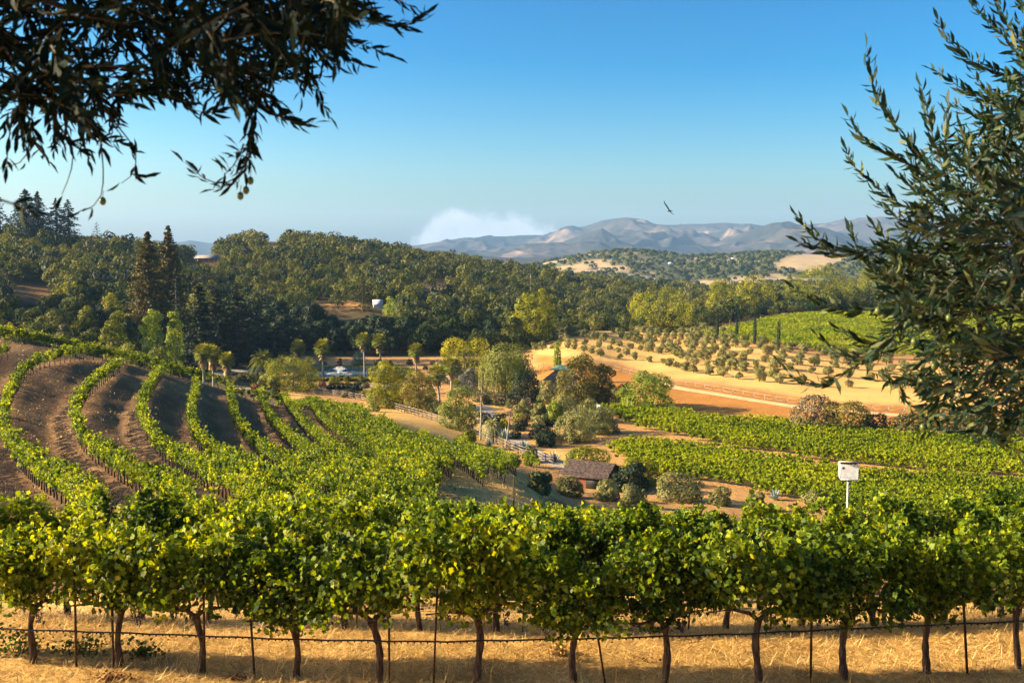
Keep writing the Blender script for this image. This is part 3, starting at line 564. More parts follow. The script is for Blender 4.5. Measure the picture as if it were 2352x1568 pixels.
clear = [  # photo regions of open ground inside the woods
    [(950, 648), (1060, 644), (1070, 656), (1000, 664), (955, 660)], [(712, 698), (800, 690), (822, 706), (712, 716)], [(20, 650), (120, 657), (120, 682), (20, 684)],
    [(612, 545), (650, 540), (655, 556), (600, 556)], [(440, 575), (500, 575), (500, 600), (440, 600)]]
spots = []
HOUSES = {k_: G(*v_, y0=430) for k_, v_ in dict(a=(1592, 668), b=(1360, 622), c=(482, 603), d=(868, 726)).items()}
y = 236.0
while y < 1050:
    dx = 6.6 if y < 480 else 7.0
    x = -0.62*y + rng.uniform(0, dx)
    while x < 0.62*y:
        xx = x + rng.uniform(-2.6, 2.6); yy = y + rng.uniform(-2.6, 2.6); u = xx/yy; pxc = CX + F*u
        # front edge of the woods, by column
        edge = np.interp(pxc, [-400, 0, 300, 500, 640, 800, 960, 1100, 1200, 1300, 1400, 1600, 1700, 1900, 2050, 2352, 2800], [238, 238, 238, 250, 312, 318, 318, 320, 330, 385, 388, 392, 420, 452, 476, 470, 470])
        farx = np.interp(pxc, [-400, 0, 600, 900, 1176, 1320, 1500, 1700, 2352], [640, 640, 800, 860, 900, 930, 980, 980, 980])
        if yy > edge and yy < farx:
            zc = Z(xx, yy); X_, Y_ = proj(xx, yy, zc + 4); Xg, Yg = proj(xx, yy, zc)
            keep = not any(abs(xx - h_[0]) < 0.014*h_[1] + 6 and -75 < yy - h_[1] < 9 for h_ in HOUSES.values())
            if (290 < pxc < 450 and yy < 330) or (440 < pxc < 620 and yy < 300): keep = False
            if yy >= 300 and any(inpoly(X_, Y_, c_) or inpoly(Xg, Yg, c_) or inpoly(X_, proj(xx, yy, zc + 8)[1], c_) for c_ in clear): keep = False
            if keep: spots.append((xx, yy, zc, pxc))
        x += dx*rng.uniform(0.85, 1.2)*(1.0 if yy < 600 else 1.12)
    y += (5.6 if y < 480 else 7.2)
spots = [s for s in spots if abs(s[0]/s[1]) < 0.6]
# hidden-line cull: keep only trees whose crown top rises above what stands before them (per column horizon), plus a margin
hor = np.full(3200, 2000.0); keep = []
for s in sorted(spots, key=lambda q: q[1]):
    X_, Yt = proj(s[0], s[1], s[2] + 10.5); rr = 5.0*F/s[1]; i0, i1 = int(max(0, X_+400-rr)), int(min(3199, X_+400+rr))
    if i1 <= i0: continue
    if Yt < hor[i0:i1].max() + 22: keep.append(s)
    hor[i0:i1] = np.minimum(hor[i0:i1], Yt + 10*F/s[1]*0.25)
spots = keep
print('forest spots', len(spots))
infr = [s for s in spots if -30 < s[3] < 2080]; near = sorted(infr, key=lambda s: s[1])[:290]; ns = set(id(s) for s in near)
def forest_label(px, yy, kind):
    if px > 1600: reg = 'behind the far green vineyard on the right'
    elif px > 1180: reg = 'above the golden olive orchard hill'
    elif px > 850: reg = 'on the wooded slope right of the fountain pond'
    elif px > 480: reg = 'in the dark woods behind the fountain pond'
    else: reg = 'in the woods beyond the curved vineyard terraces on the left'
    d = 'front edge' if yy < np.interp(px, [0, 500, 640, 1200, 1300, 1900, 2352], [270, 275, 335, 350, 405, 475, 490]) else 'second rank'
    return f'{kind} {reg}, {d}', 'woodland trees ' + reg + ' ' + d
for s in near:
    px = s[3]; q = rng.random(); h = rng.uniform(0.6, 1.12)
    if 480 < px < 900 and s[1] < 380: k = darkK if q < 0.75 else oakK[2]; kd = 'shade-darkened green broad tree'; h *= 0.95  # dark leaf colour stands in for the shade over these woods
    elif px > 1180 and q < 0.36: k = yelK; kd = 'tall yellow-green tree'; h *= rng.uniform(0.75, 1.15)
    elif px <= 480 and q < 0.18: k = yelK; kd = 'tall yellow-green tree'; h *= 0.75
    else: k = oakK[int(rng.integers(0, 6))]; kd = 'round olive-green oak'
    if px > 1500: h *= 1.5
    if px > 1180: h *= 1.2
    lb, gr = forest_label(px, s[1], kd)
    k.place((s[0], s[1], s[2]-0.3), rng.random()*6.28, (h, h, h*rng.uniform(0.9, 1.15)), lb, 'tree', kd + 's, ' + gr)
g = Geo()
for s in spots:
    if id(s) in ns: continue
    p = low[int(rng.integers(0, len(low)))] if s[1] < 560 else lowfar[int(rng.integers(0, len(lowfar)))]
    h = rng.uniform(0.5, 0.95)*(0.75 + 0.6*float(vnoise(s[0]/30. + 40, s[1]/30. + 40))); g.merge(p, rotm(rng.random()*6.28, (h, h, h*rng.uniform(0.85, 1.3)), (s[0], s[1], s[2]-0.3)), rng.uniform(-0.22, 0.25))
wo_ = inst(g.mesh('woodland', [m_oak, m_dark, m_oak2, m_fbark]), 'woodland')
tag(wo_, 'dense oak woodland covering the ridge and hillside in the middle distance', 'woodland', None, 'stuff')
# specks of woodland on the hazy hill beyond
g = Geo(); r = rng
for i in range(5200):
    u = r.uniform(-0.05, 0.56); yy = math.exp(r.uniform(math.log(1250), math.log(2700))); xx = u*yy
    dn = float(fbm(np.array(xx/160.), np.array(yy/220.)) + 0.5*fbm(np.array(xx/50.+9), np.array(yy/60.)))
    if dn > 0.05 and r.random() < 0.82: continue
    if inpoly(CX+F*u, proj(xx, yy, Z(xx, yy))[1], [(1765, 615), (1800, 590), (1900, 575), (1960, 590), (1870, 625)]): continue
    n = 30; d = unit(n, r); d[:, 2] = np.abs(d[:, 2]); h = r.uniform(3, 7.5); P_ = np.array([xx, yy, Z(xx, yy) + h*0.35]) + d*np.array([h, h, h*0.85])
    leaves(g, P_, d, 4.2, rnd=np.clip(r.random(n)*0.5 + r.random()*0.6, 0, 1), r=r)
tag(inst(g.mesh('distant_woods', m_oak), 'distant_woods'), 'scattered trees over the hazy hill in the distance', 'woods', None, 'stuff')

# feature trees --------------------------------------------------
def top_h(px, Y, pytop):
    p = at(px, Y); return p, (-tpy(pytop)*Y) - p[2]
def conifer(px, Y, pytop, wpx, label, mat, seed, group=None, name='redwood_tree', dens=1.0, n=2600, size=0.5, base=0.06, bark=None, cat='tree'):
    p, H = top_h(px, Y, pytop); H = max(H, 3); rb = wpx/2/F*Y
    k = Kind(name, conifer_geo(H, rb, seed, n, size, dens, base=base), stem_geo(H, max(0.12, H*0.016)), mat, bark or m_treebark)
    return k.place(p, 0, 1, label, cat, group)
conifer(12, 520, 450, 46, 'lone spiky conifer on the ridge at the left edge of the photo', m_conblue, 301, dens=0.9, n=3000, name='fir_tree', size=0.7)
conifer(72, 530, 434, 80, 'broad dark redwood on the left ridge, tallest of the skyline group', m_conblue, 302, dens=2.4, n=11000, name='redwood_tree', size=0.8)
conifer(100, 536, 440, 60, 'dark redwood pressed against the right side of the broad skyline redwood', m_conblue, 309, dens=2.2, n=8000, name='redwood_tree', size=0.8)
conifer(140, 540, 455, 56, 'left one of the pair of narrow redwoods right of the broad skyline redwood', m_conblue, 303, dens=1.6, n=6500, size=0.75)
conifer(168, 542, 458, 60, 'right one of the pair of narrow redwoods right of the broad skyline redwood', m_conblue, 304, dens=1.6, n=6500, size=0.75)
conifer(232, 600, 510, 30, 'small round-topped conifer standing alone on the left skyline', m_conblue, 305, dens=0.8, n=900, name='pine_tree')
conifer(346, 300, 532, 96, 'huge bronze-green redwood with bare pale trunk showing, left of the tall pair', m_con, 306, dens=2.6, n=16000, size=0.75, base=0.12)
conifer(394, 308, 519, 86, 'huge bronze-green redwood with the highest tip, right of the tall pair', m_con, 307, dens=2.6, n=15000, size=0.75, base=0.12)
conifer(408, 285, 606, 44, 'slim dark spire conifer at the foot of the tall redwood pair', m_conblue, 308, dens=1.5, n=2800, name='fir_tree')
conifer(461, 272, 652, 74, 'broad dark pyramid conifer right of the tall redwood pair', m_conblue, 310, dens=2.2, n=9000, name='cedar_tree', size=.7)
conifer(502, 285, 664, 60, 'dark conifer between two broad pyramids left of the pond', m_conblue, 311, dens=2.2, n=7000, name='cedar_tree', size=.7)
conifer(545, 290, 655, 92, 'broad dark cedar nearest to the pond end of the conifer row', m_conblue, 312, dens=2.2, n=10000, name='cedar_tree', size=.7)
conifer(598, 305, 690, 70, 'lower dark cedar at the end of the row before the black woods', m_dark, 313, dens=1.6, n=3000, name='cedar_tree', size=.6)
conifer(835, 420, 628, 52, 'pointed conifer rising from the oaks above the fountain', m_con, 314, dens=1.2, n=2200, name='fir_tree', size=.55)
conifer(1728, 520, 612, 36, 'dark pointed tree rising behind the yellow-green trees on the right', m_conblue, 315, dens=1.2, n=1500, name='fir_tree')
def broad(name, px, Y, pytop, wpx, label, mat, seed, nleaf=2500, size=0.45, nl=12, bole=0.12, lr=0.36, cat='tree', bark=None, group=None, py=None, hang=False, crown='crown', up=0.15, inner=0.3, dz=0.0):
    p, H = top_h(px, Y, pytop); rx = wpx/2/F*Y*1.12
    return Kind(name, *broad_proto(rx, H, seed, mat, int(nleaf*2.2), size*0.92, nl, bole*0.4, bark, lr, hang=hang, up=up, inner=inner, low=8)).place(p - np.array([0, 0, dz]), 0, 1, label, cat, group, crown)
def Yof(px, py): return float(G(px, py, y0=148)[1])
broad('poplar_tree', 352, 252, 706, 56, 'yellow-green leafy tree before the tall redwoods, left of its twin', m_bright, 401, 3000, 0.5, 16)
broad('poplar_tree', 402, 255, 716, 50, 'yellow-green leafy tree before the tall redwoods, right of its twin', m_bright, 402, 2800, 0.5, 14)
broad('oak_tree', 268, 250, 708, 60, 'olive-yellow tree left of the yellow-green twins below the redwoods', m_yel, 403, 2600, 0.55, 12)
broad('oak_tree', 150, 255, 745, 70, 'dull green oak just above the vineyard crest on the left', m_oak2, 404, 2600, 0.55, 12)
broad('oak_tree', 60, 250, 745, 60, 'olive oak beside the left edge of the photo above the vines', m_oak2, 405, 2400, 0.55, 12)
broad('willow_bush', 292, 186, 776, 62, 'pale grey-green round tree peeking over the vineyard crest, left of two', m_willow, 406, 2400, 0.4, 10)
broad('willow_bush', 360, 188, 780, 62, 'pale grey-green round tree peeking over the vineyard crest, right of two', m_willow, 407, 2400, 0.4, 10)
broad('oak_tree', 690, 400, 668, 66, 'spreading oak standing free at the edge of the bare slope', m_oak, 408, 2600, 0.55, 10, 0.25)
broad('oak_tree', 905, 410, 680, 46, 'bright green round tree beside the white trailer', m_bright, 409, 1800, 0.5, 8)
broad('oak_tree', 948, 400, 692, 46, 'rusty yellow tree right of the bright green round tree', m_yel, 410, 1800, 0.5, 10)
broad('sycamore_tree', 1512, 400, 655, 130, 'largest yellow-green tree standing over the olive orchard', m_yel, 411, 5200, 0.65, 22, 0.1)
broad('sycamore_tree', 1225, 345, 676, 84, 'yellow-green tree left of the olive orchard hill', m_yel, 412, 3600, 0.55, 16, 0.1)
broad('sycamore_tree', 1655, 440, 640, 66, 'yellow-green tree with ragged top left of the dark pointed tree', m_yel, 413, 3200, 0.6, 14, 0.1)
broad('sycamore_tree', 1735, 470, 632, 84, 'yellow-green tree below the dark pointed tree', m_yel, 414, 3400, 0.6, 14, 0.1)
broad('sycamore_tree', 1875, 475, 606, 130, 'massive yellow-green tree at the left of the near olive branches', m_yel, 415, 5200, 0.7, 22, 0.1)
broad('sycamore_tree', 2010, 490, 612, 120, 'massive yellow-green tree half behind the near olive branches', m_yel, 416, 4600, 0.7, 22, 0.1)
broad('oak_tree', 2180, 490, 600, 150, 'dull green tree seen through the near olive branches', m_oak2, 417, 4200, 0.7, 20, 0.1)
# garden trees in the valley
broad('pepper_tree', 672, Yof(672, 897), 814, 116, 'large round yellow-green tree left of the fountain pond', m_yel, 420, 6500, 0.36, 26, 0.08, 0.3)
broad('pepper_tree', 618, Yof(618, 893), 850, 46, 'pale green shrubby tree tucked against the large round yellow-green tree', m_willow, 421, 1800, 0.34, 9, 0.05)
broad('pepper_tree', 888, Yof(888, 936), 829, 92, 'bright yellow-green weeping tree right of the pond', m_yel, 422, 6000, 0.34, 22, 0.06, 0.3, hang=True)
broad('pepper_tree', 965, Yof(965, 946), 849, 76, 'bronze-brown tree right of the bright yellow-green weeping tree', m_brownleaf, 423, 4200, 0.32, 18, 0.08, 0.3)
broad('pepper_tree', 1072, 268, 770, 118, 'wide yellow-green tree behind the fan palms', m_yel, 424, 5200, 0.42, 24, 0.06, 0.3)
broad('cedar_tree', 1078, Yof(1078, 905), 846, 56, 'blue-grey tree in front of the great willow', m_greyleaf, 425, 2600, 0.36, 12, 0.05)
broad('cedar_tree', 1040, 262, 826, 60, 'low blue-grey tree behind the middle fan palm', m_greyleaf, 426, 2200, 0.38, 12, 0.05)
broad('oak_tree', 1206, Yof(1206, 922), 851, 76, 'dark round evergreen below the great willow', m_dark, 427, 3600, 0.36, 14, 0.06)
broad('willow_tree', 1052, Yof(1052, 985), 884, 84, 'small weeping willow beside the rail fence', m_willow, 428, 4200, 0.32, 16, 0.05, hang=True)
broad('sycamore_tree', 1330, Yof(1330, 938), 806, 92, 'tall bronze tree beside the green-roofed pavilion', m_brownleaf, 429, 4800, 0.4, 20, 0.1, 0.3)
broad('sycamore_tree', 1382, Yof(1382, 935), 836, 70, 'bronze-yellow tree right of the tall bronze tree', m_brownleaf, 430, 3600, 0.4, 16, 0.1, 0.3)
broad('mulberry_tree', 1485, Yof(1485, 946), 853, 114, 'bright lime-green tree at the corner of the brown pasture', m_bright, 431, 5200, 0.42, 20, 0.06, 0.32)
broad('mulberry_tree', 1432, Yof(1432, 942), 876, 54, 'drooping grey-green tree left of the bright lime-green tree', m_willow, 432, 2400, 0.36, 12, 0.06, hang=True)
broad('bush', 1262, Yof(1262, 925), 868, 54, 'grey-green bush below the pavilion', m_orch, 433, 2200, 0.34, 10, 0.03, cat='bush')
broad('bush', 1240, Yof(1240, 1008), 970, 46, 'dark purple-brown round bush on the dry lawn', m_dark, 434, 2600, 0.26, 10, 0.02, cat='bush')
broad('bush', 1202, Yof(1202, 975), 958, 20, 'small dark red-brown bush on the dry lawn', m_red, 435, 700, 0.24, 6, 0.02, cat='bush')
for i, (px, pyb, pyt, w_, lb, mt_) in enumerate([
    (1205, 962, 918, 46, 'leftmost small olive tree on the dry lawn', m_orch), (1240, 968, 925, 40, 'second small olive tree from the left on the dry lawn', m_orch),
    (1275, 975, 922, 42, 'bright green bushy tree among the lawn olives', m_bright), (1298, 955, 905, 70, 'soft green olive tree behind the lawn group', m_orch),
    (1325, 1012, 938, 92, 'broad silvery olive tree, nearest of the lawn group', m_orch), (1378, 995, 930, 74, 'silvery olive tree right of the broad one, beside the vines', m_orch),
    (1350, 968, 915, 60, 'silvery olive tree at the back of the lawn group', m_orch)]):
    broad('olive_tree', px, Yof(px, pyb), pyt, w_, lb, mt_, 440+i, 3200, 0.3, 14, 0.08, 0.34, group='olive trees on the dry lawn')
# poplar column
k = Kind('poplar_tree', crown_geo(1600, [(0, 0, z, 1.1-abs(z-4)*0.12, 1.1-abs(z-4)*0.12, 1.0) for z in np.arange(1.0, 6.6, 0.7)], 0.35, 460), stem_geo(6.4, 0.14), m_bright, m_treebark)
p, H = top_h(1280, 246, 783); k.place(p, 0, (1.0, 1.0, H/7.2), 'narrow columnar poplar left of the tall bronze tree')
# great weeping willow
def willow(px, Y, pytop, wpx, label, seed):
    p, H = top_h(px, Y, pytop); rx = wpx/2/F*Y; r = np.random.default_rng(seed)
    g = crown_geo(3800, [(0, 0, H*0.72, rx*0.75, rx*0.75, H*0.26), (rx*0.45, 0, H*0.74, rx*0.45, rx*0.5, H*0.24), (-rx*0.5, -0.5, H*0.6, rx*0.42, rx*0.45, H*0.2), (0, -rx*0.5, H*0.6, rx*0.5, rx*0.4, H*0.22)], 0.36, seed)
    for i in range(520):
        a = r.random()*6.283; rr = rx*math.sqrt(r.uniform(0.12, 1.0))*1.0; z0 = H*(0.92 - 0.42*(rr/rx)**2)*r.uniform(0.8, 1.0); ln = min(z0 - 0.3, r.uniform(0.35, 0.75)*H*0.75)
        m = int(ln/0.26) + 3; s_ = np.linspace(0, 1, m); P_ = np.stack([rr*math.cos(a) + 0.12*r.normal(size=m), rr*math.sin(a) + 0.12*r.normal(size=m), z0 - ln*s_], 1)
        nn = np.tile(np.array([math.cos(a), math.sin(a), 0.2]), (m, 1)) + 0.5*unit(m, r); nn /= np.linalg.norm(nn, axis=1)[:, None]
        leaves(g, P_, nn, 0.42*r.uniform(0.7, 1.1, m), rnd=np.clip(0.15 + 0.5*r.random() + 0.3*r.random(m), 0, 1), axis=np.tile([0, 0, -1.0], (m, 1)) + 0.2*unit(m, r), r=r)
    return Kind('willow_tree', g, trunk_geo(H*0.65, 0.4, seed, 6, rx*0.5), m_willow, m_treebark).place(p, 0, 1, label)
willow(1163, Yof(1163, 908), 783, 138, 'great weeping willow in the middle of the garden', 470)

# pond-side shrubs
def bush(px, pyb, pyt, w_, label, mat, seed, n=1300, size=0.26, nl=8, group=None, name='bush', bole=0.02, y0=148, cat='bush', hang=False):
    p = G(px, pyb, y0=y0); Y = p[1]; H = -tpy(pyt)*Y - p[2]; rx = w_/2/F*Y*1.05
    return Kind(name, *broad_proto(rx, H, seed, mat, int(n*1.7), size, nl, bole, None, 0.4, hang=hang, low=7)).place(p, 0, 1, label, cat, group, 'foliage')
bush(823, 838, 805, 31, 'silvery round shrub at the far edge of the pond', m_silver, 501, 2000, 0.3)
bush(780, 842, 820, 14, 'small dark red shrub at the far edge of the pond', m_red, 502, 700)
bush(767, 882, 862, 26, 'round yellow-green bush on the near bank by the tall fan palm', m_yel, 503, 1300)
bush(797, 876, 862, 17, 'second round bush on the near bank of the pond', m_yel, 504, 900)
bush(804, 862, 854, 12, 'little dark red bush at the water edge', m_red, 505, 500)
bush(829, 878, 862, 14, 'reddish bush on a thin stem on the near bank', m_brownleaf, 506, 600, bole=0.3)
bush(818, 873, 862, 26, 'low yellow-green clump at the water edge left of the second tall palm', m_yel, 507, 800)
bush(851, 870, 857, 26, 'low yellow-green clump right of the second tall palm', m_yel, 508, 800)
bush(785, 870, 862, 14, 'small green clump between the two round bank bushes', m_oak2, 509, 500)
bush(780, 893, 877, 26, 'dark grey-green bush on the bare bank below the pond', m_dark, 510, 900)
bush(815, 890, 876, 18, 'rusty small bush on the bare bank below the pond', m_brownleaf, 511, 700)
bush(740, 888, 872, 20, 'rust-brown bush right of the large round tree', m_orange, 512, 700)
bush(858, 945, 908, 30, 'pale reed-like shrub at the fence below the bright weeping tree', m_willow, 513, 900)
bush(632, 905, 868, 24, 'dark bush left of the large round tree', m_dark, 514, 900)
bush(600, 893, 868, 26, 'dull shrub with yellow sprigs beside the lane', m_oak2, 515, 900)
bush(586, 898, 880, 20, 'small dark shrub near the date palm', m_red, 516, 600)
bush(1006, 952, 915, 44, 'green shrub behind the rail fence left of the small willow', m_oak2, 517, 1500)
bush(1078, 1014, 988, 34, 'yellow-brown bush at the fence left of the pale palm', m_yel, 518, 1400)
bush(1145, 1003, 958, 38, 'dark blue-green bush behind the pale palm', m_dark, 519, 1300)
bush(1222, 1060, 1020, 34, 'golden feathery grass clump at the rail fence', m_yel, 520, 1600, 0.22, hang=True)
bush(1213, 1070, 1040, 22, 'smaller golden grass clump hugging the fence', m_yel, 521, 1000, 0.22, hang=True)
bush(1105, 922, 892, 46, 'olive bush under the left side of the great willow', m_oak2, 522, 1400)
bush(1152, 930, 905, 60, 'low green hedge below the great willow', m_oak2, 523, 1600)
bush(1345, 1078, 1018, 100, 'big mounded golden-green vine thicket behind the shingled shed', m_yel, 524, 4200, 0.3, 14, cat='thicket')
bush(1468, 1114, 1048, 96, 'mounded golden-green vine thicket covering the right end of the shed', m_yel, 525, 4200, 0.3, 14, cat='thicket', y0=100)
bush(1448, 1128, 1062, 84, 'dark tangled thicket spilling over the right half of the shed roof', m_dark, 536, 3200, 0.3, 12, cat='thicket', y0=100)
bush(1240, 1135, 1080, 56, 'grey-green olive bush left of the shingled shed', m_orch, 526, 2200, 0.26, y0=90)
bush(1310, 1140, 1086, 62, 'grey-green olive bush before the shed gable', m_orch, 527, 2200, 0.26, y0=90)
bush(1392, 1150, 1095, 62, 'grey-green olive bush before the dark right side of the shed', m_orch, 528, 2200, 0.26, y0=90)
bush(1455, 1165, 1112, 66, 'grey-green olive bush right of the shed, low and wide', m_orch, 529, 2200, 0.26, y0=90)
bush(1560, 1150, 1088, 120, 'widest grey-green olive bush right of the shed', m_orch, 530, 3800, 0.28, 14, y0=90)
bush(1655, 1160, 1118, 54, 'sparse olive bush beside the red flower bed', m_orch, 531, 1600, 0.26, y0=90)
bush(1735, 1172, 1130, 52, 'sparse olive bush left of the lone agave', m_orch, 532, 1500, 0.26, y0=90)
bush(1640, 1128, 1112, 78, 'bed of red-orange flowers beside the valley vineyard', m_orange, 533, 1800, 0.22, cat='flower bed', name='flower_bed')
bush(1880, 1160, 1126, 70, 'low olive scrub behind the nest box pole', m_orch, 534, 1800, 0.26, y0=90)
bush(2060, 1160, 1135, 90, 'low dull scrub right of the nest box pole', m_orch, 535, 1800, 0.26, y0=90)
# scrub on the pasture edge, right
bush(1870, 992, 908, 110, 'tall bare grey-brown thicket at the left end of the pasture scrub', m_twig, 540, 3200, 0.42, 16, cat='thicket')
bush(1945, 996, 918, 110, 'brown-green bush in the middle of the pasture scrub', m_brownleaf, 541, 3800, 0.4, 16)
bush(2010, 1000, 945, 70, 'dark low bush right of the pasture scrub middle', m_dark, 542, 1800, 0.36, 10)
bush(2085, 1005, 950, 90, 'dull green bush below the hanging olive fruits', m_oak2, 543, 2600, 0.38, 12)
bush(2130, 985, 930, 50, 'yellow bush behind the hanging olive fruits', m_yel, 544, 1500, 0.36, 10)
bush(2220, 1010, 945, 110, 'dark bush behind the lower olive branches', m_dark, 545, 2600, 0.4, 12)
bush(2320, 1010, 950, 80, 'dull bush at the right edge behind the olive leaves', m_oak2, 546, 2000, 0.38, 10)

# small shrubs filling the garden
sk = {'low grey-green shrub': Kind('garden_shrub', *broad_proto(1.1, 1.5, 481, m_orch, 900, 0.24, 7, 0.0, low=5)), 'dark leafy shrub': Kind('garden_shrub', *broad_proto(1.1, 1.6, 482, m_dark, 900, 0.24, 7, 0.0, low=5)), 'yellowish shrub': Kind('garden_shrub', *broad_proto(1.0, 1.2, 483, m_yel, 800, 0.22, 7, 0.0, low=5)), 'rusty dry shrub': Kind('garden_shrub', *broad_proto(0.9, 1.1, 484, m_brownleaf, 700, 0.22, 7, 0.0, low=5))}
for reg_, n_, poly in (('between the pond and the rail fence', 44, [(700, 880), (1000, 880), (1010, 955), (860, 925), (720, 902)]), ('on the dry lawn below the willow', 48, [(1040, 915), (1400, 930), (1420, 1000), (1250, 1030), (1130, 990)]), ('on the far bank of the pond', 22, [(700, 836), (1140, 832), (1150, 846), (960, 850), (700, 842)]), ('beside the lane left of the pond', 14, [(520, 868), (620, 862), (640, 895), (560, 892)])):
    c_ = 0
    while c_ < n_:
        a, b = rng.uniform(500, 1440), rng.uniform(825, 1035)
        if not inpoly(a, b, poly): continue
        kd = list(sk)[int(rng.integers(0, 4))]; c_ += 1; p = G(a, b, y0=150); h = rng.uniform(0.7, 1.7); sk[kd].place(p, rng.random()*6.28, h, f'{kd} {reg_}', 'shrub', f'{kd}s {reg_}', 'foliage')
for i, (a, b) in enumerate([(1590, 1040), (1690, 1061), (1785, 1072), (1975, 1096), (2115, 1104), (2250, 1118), (1940, 1090), (2050, 1101)]):
    bush(a, b, b - 13, 34, 'dry pinkish-brown bush on the strip between the two valley vineyard blocks', m_twig, 1000+i, 700, 0.3, group='dry bushes between the valley vineyard blocks', y0=100)
# cypress columns
for i, (px, pyb, pyt) in enumerate([(1647, 776, 719), (1692, 778, 730), (1733, 790, 727), (1788, 800, 734)]):
    p = G(px, pyb, y0=250); H = -tpy(pyt)*p[1] - p[2]; r_ = 0.62
    k = Kind('cypress_tree', crown_geo(1500, [(0, 0, z, r_*(1.0 - 0.75*max(0, z/H-0.5)), r_*(1.0 - 0.75*max(0, z/H-0.5)), 0.9) for z in np.arange(0.8, H-0.4, 0.6)], 0.3, 560+i, up=0.5), stem_geo(H*0.9, 0.12), m_dark, m_treebark)
    k.place(p, 0, 1, ['slim cypress column, leftmost of four behind the orchard', 'slim cypress column, second from the left, shortest of four', 'slim cypress column, third from the left of four', 'slim cypress column, rightmost and nearest of four'][i], 'tree', 'cypress columns behind the orchard')
# orchard olives on the golden hill: in curved contour rows
ok = [Kind('olive_sapling', *broad_proto(1.5, 2.7, 580+i, m_orch, 900, 0.34, 8, 0.1, None, 0.42)) for i in range(4)]
rows_o = [[(1228, 805), (1300, 800), (1375, 818), (1452, 826), (1545, 838)], [(1250, 768), (1310, 790), (1400, 803), (1500, 832), (1600, 858), (1700, 872), (1800, 882), (1900, 890), (2000, 900), (2200, 915)],
          [(1540, 812), (1600, 840), (1700, 853), (1800, 872)], [(1268, 762), (1350, 778), (1450, 802), (1560, 820), (1680, 840), (1800, 850), (1900, 862), (2020, 875), (2150, 880)],
          [(1420, 772), (1500, 800), (1600, 815), (1700, 828), (1800, 836), (1900, 843), (2050, 855), (2200, 862)], [(1410, 766), (1500, 786), (1600, 801), (1700, 812), (1800, 822), (1900, 830), (2050, 838), (2200, 845)],
          [(1400, 760), (1500, 774), (1600, 788), (1700, 799), (1800, 808), (1900, 816), (2050, 825)], [(1480, 764), (1580, 774), (1680, 786), (1760, 796), (1850, 806), (1960, 812)], [(1520, 762), (1600, 768), (1680, 776), (1740, 786)], [(1560, 760), (1650, 768), (1710, 776)]]
cnt = 0; made = []
for ri, row in enumerate(rows_o):
    W = np.array([G(*q, y0=235) for q in row]); d = np.concatenate([[0], np.cumsum(np.linalg.norm(np.diff(W[:, :2], axis=0), axis=1))])
    for s in np.arange(0, d[-1], 5.2 if ri < 2 else 4.8):
        s += rng.uniform(-0.5, 0.5); x = np.interp(s, d, W[:, 0]) + rng.uniform(-.4, .4); y = np.interp(s, d, W[:, 1]) + rng.uniform(-.4, .4)
        if any((x-a)**2 + (y-b)**2 < 9.0 for a, b in made) or rng.random() < 0.06 or cnt > 280: continue
        made.append((x, y)); h = rng.uniform(0.75, 1.35)*(0.85 if ri < 2 else 1.0); cnt += 1
        pl = 'lowest rows beside the rail fence' if ri < 2 else ('middle rows' if ri < 5 else 'crowded top rows')
        ok[int(rng.integers(0, 4))].place((x, y, Z(x, y)-0.1), rng.random()*6.28, h, f'round grey-green olive tree on the golden hill, {pl}', 'olive tree', f'young olive trees on the golden hill, {pl}', 'crown')
# ------------------------------------------------------------------ grapevines
LOBED = np.array([[-0.42, 0.0], [-0.5, -0.2], [-0.28, -0.42], [-0.05, -0.3], [0.12, -0.48], [0.25, -0.18], [0.55, 0.0], [0.25, 0.18], [0.12, 0.48], [-0.05, 0.3], [-0.28, 0.42], [-0.5, 0.2]])
PENT = np.array([[-0.45, 0.0], [-0.25, -0.42], [0.15, -0.38], [0.52, 0.0], [0.15, 0.38], [-0.25, 0.42]])
def vine_leaf_pts(n, r, wid=1.25, h0=0.72, h1=1.98, dep=0.42, shoots=10):
    """leaf positions: a hedge of hanging clumps along +x, shoots poking out of the top"""
    k = max(9, int(n/95)); cx_ = r.uniform(-wid/2, wid/2, k); cz = r.uniform(h0+0.2, h1-0.3, k); cy = r.normal(size=k)*dep*0.45
    i = r.integers(0, k, n); d = unit(n, r); rad = np.array([0.30, 0.26, 0.27])
    P_ = np.stack([cx_[i], cy[i], cz[i]], 1) + d*rad*(r.random(n)**0.35)[:, None]
    m = n//5
    sx = r.uniform(-wid/2, wid/2, shoots); sy = r.normal(size=shoots)*0.15; ln = r.uniform(0.25, 0.6, shoots); dx = r.normal(size=shoots)*0.25; dy = r.normal(size=shoots)*0.25
    j = r.integers(0, shoots, m); s_ = r.random(m)
    P_[:m] = np.stack([sx[j] + dx[j]*s_, sy[j] + dy[j]*s_, h1 - 0.35 + ln[j]*s_*(1.1-0.4*s_)], 1) + 0.05*r.normal(size=(m, 3)); d[:m] = unit(m, r)
    # hanging skirts near trunk, thinner between
    low = P_[:, 2] < h0 + 0.25; P_[low, 2] += 0.15*np.abs(P_[low, 0]/wid*2)
    return P_, d
def vine_geo(n, size, seed, shape=LOBED, **kw):
    r = np.random.default_rng(seed); P_, d = vine_leaf_pts(n, r, **kw)
    nn = d*0.7 + unit(n, r)*0.8 + np.array([0, -0.15, 0.35]); nn /= np.linalg.norm(nn, axis=1)[:, None]
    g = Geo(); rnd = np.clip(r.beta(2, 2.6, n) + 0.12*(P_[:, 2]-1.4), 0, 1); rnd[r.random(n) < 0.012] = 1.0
    leaves(g, P_, nn, size*r.uniform(0.6, 1.2, n), shape, rnd, axis=np.tile([0, 0, -0.8], (n, 1)) + unit(n, r)*0.8, bend=0.22, r=r); return g
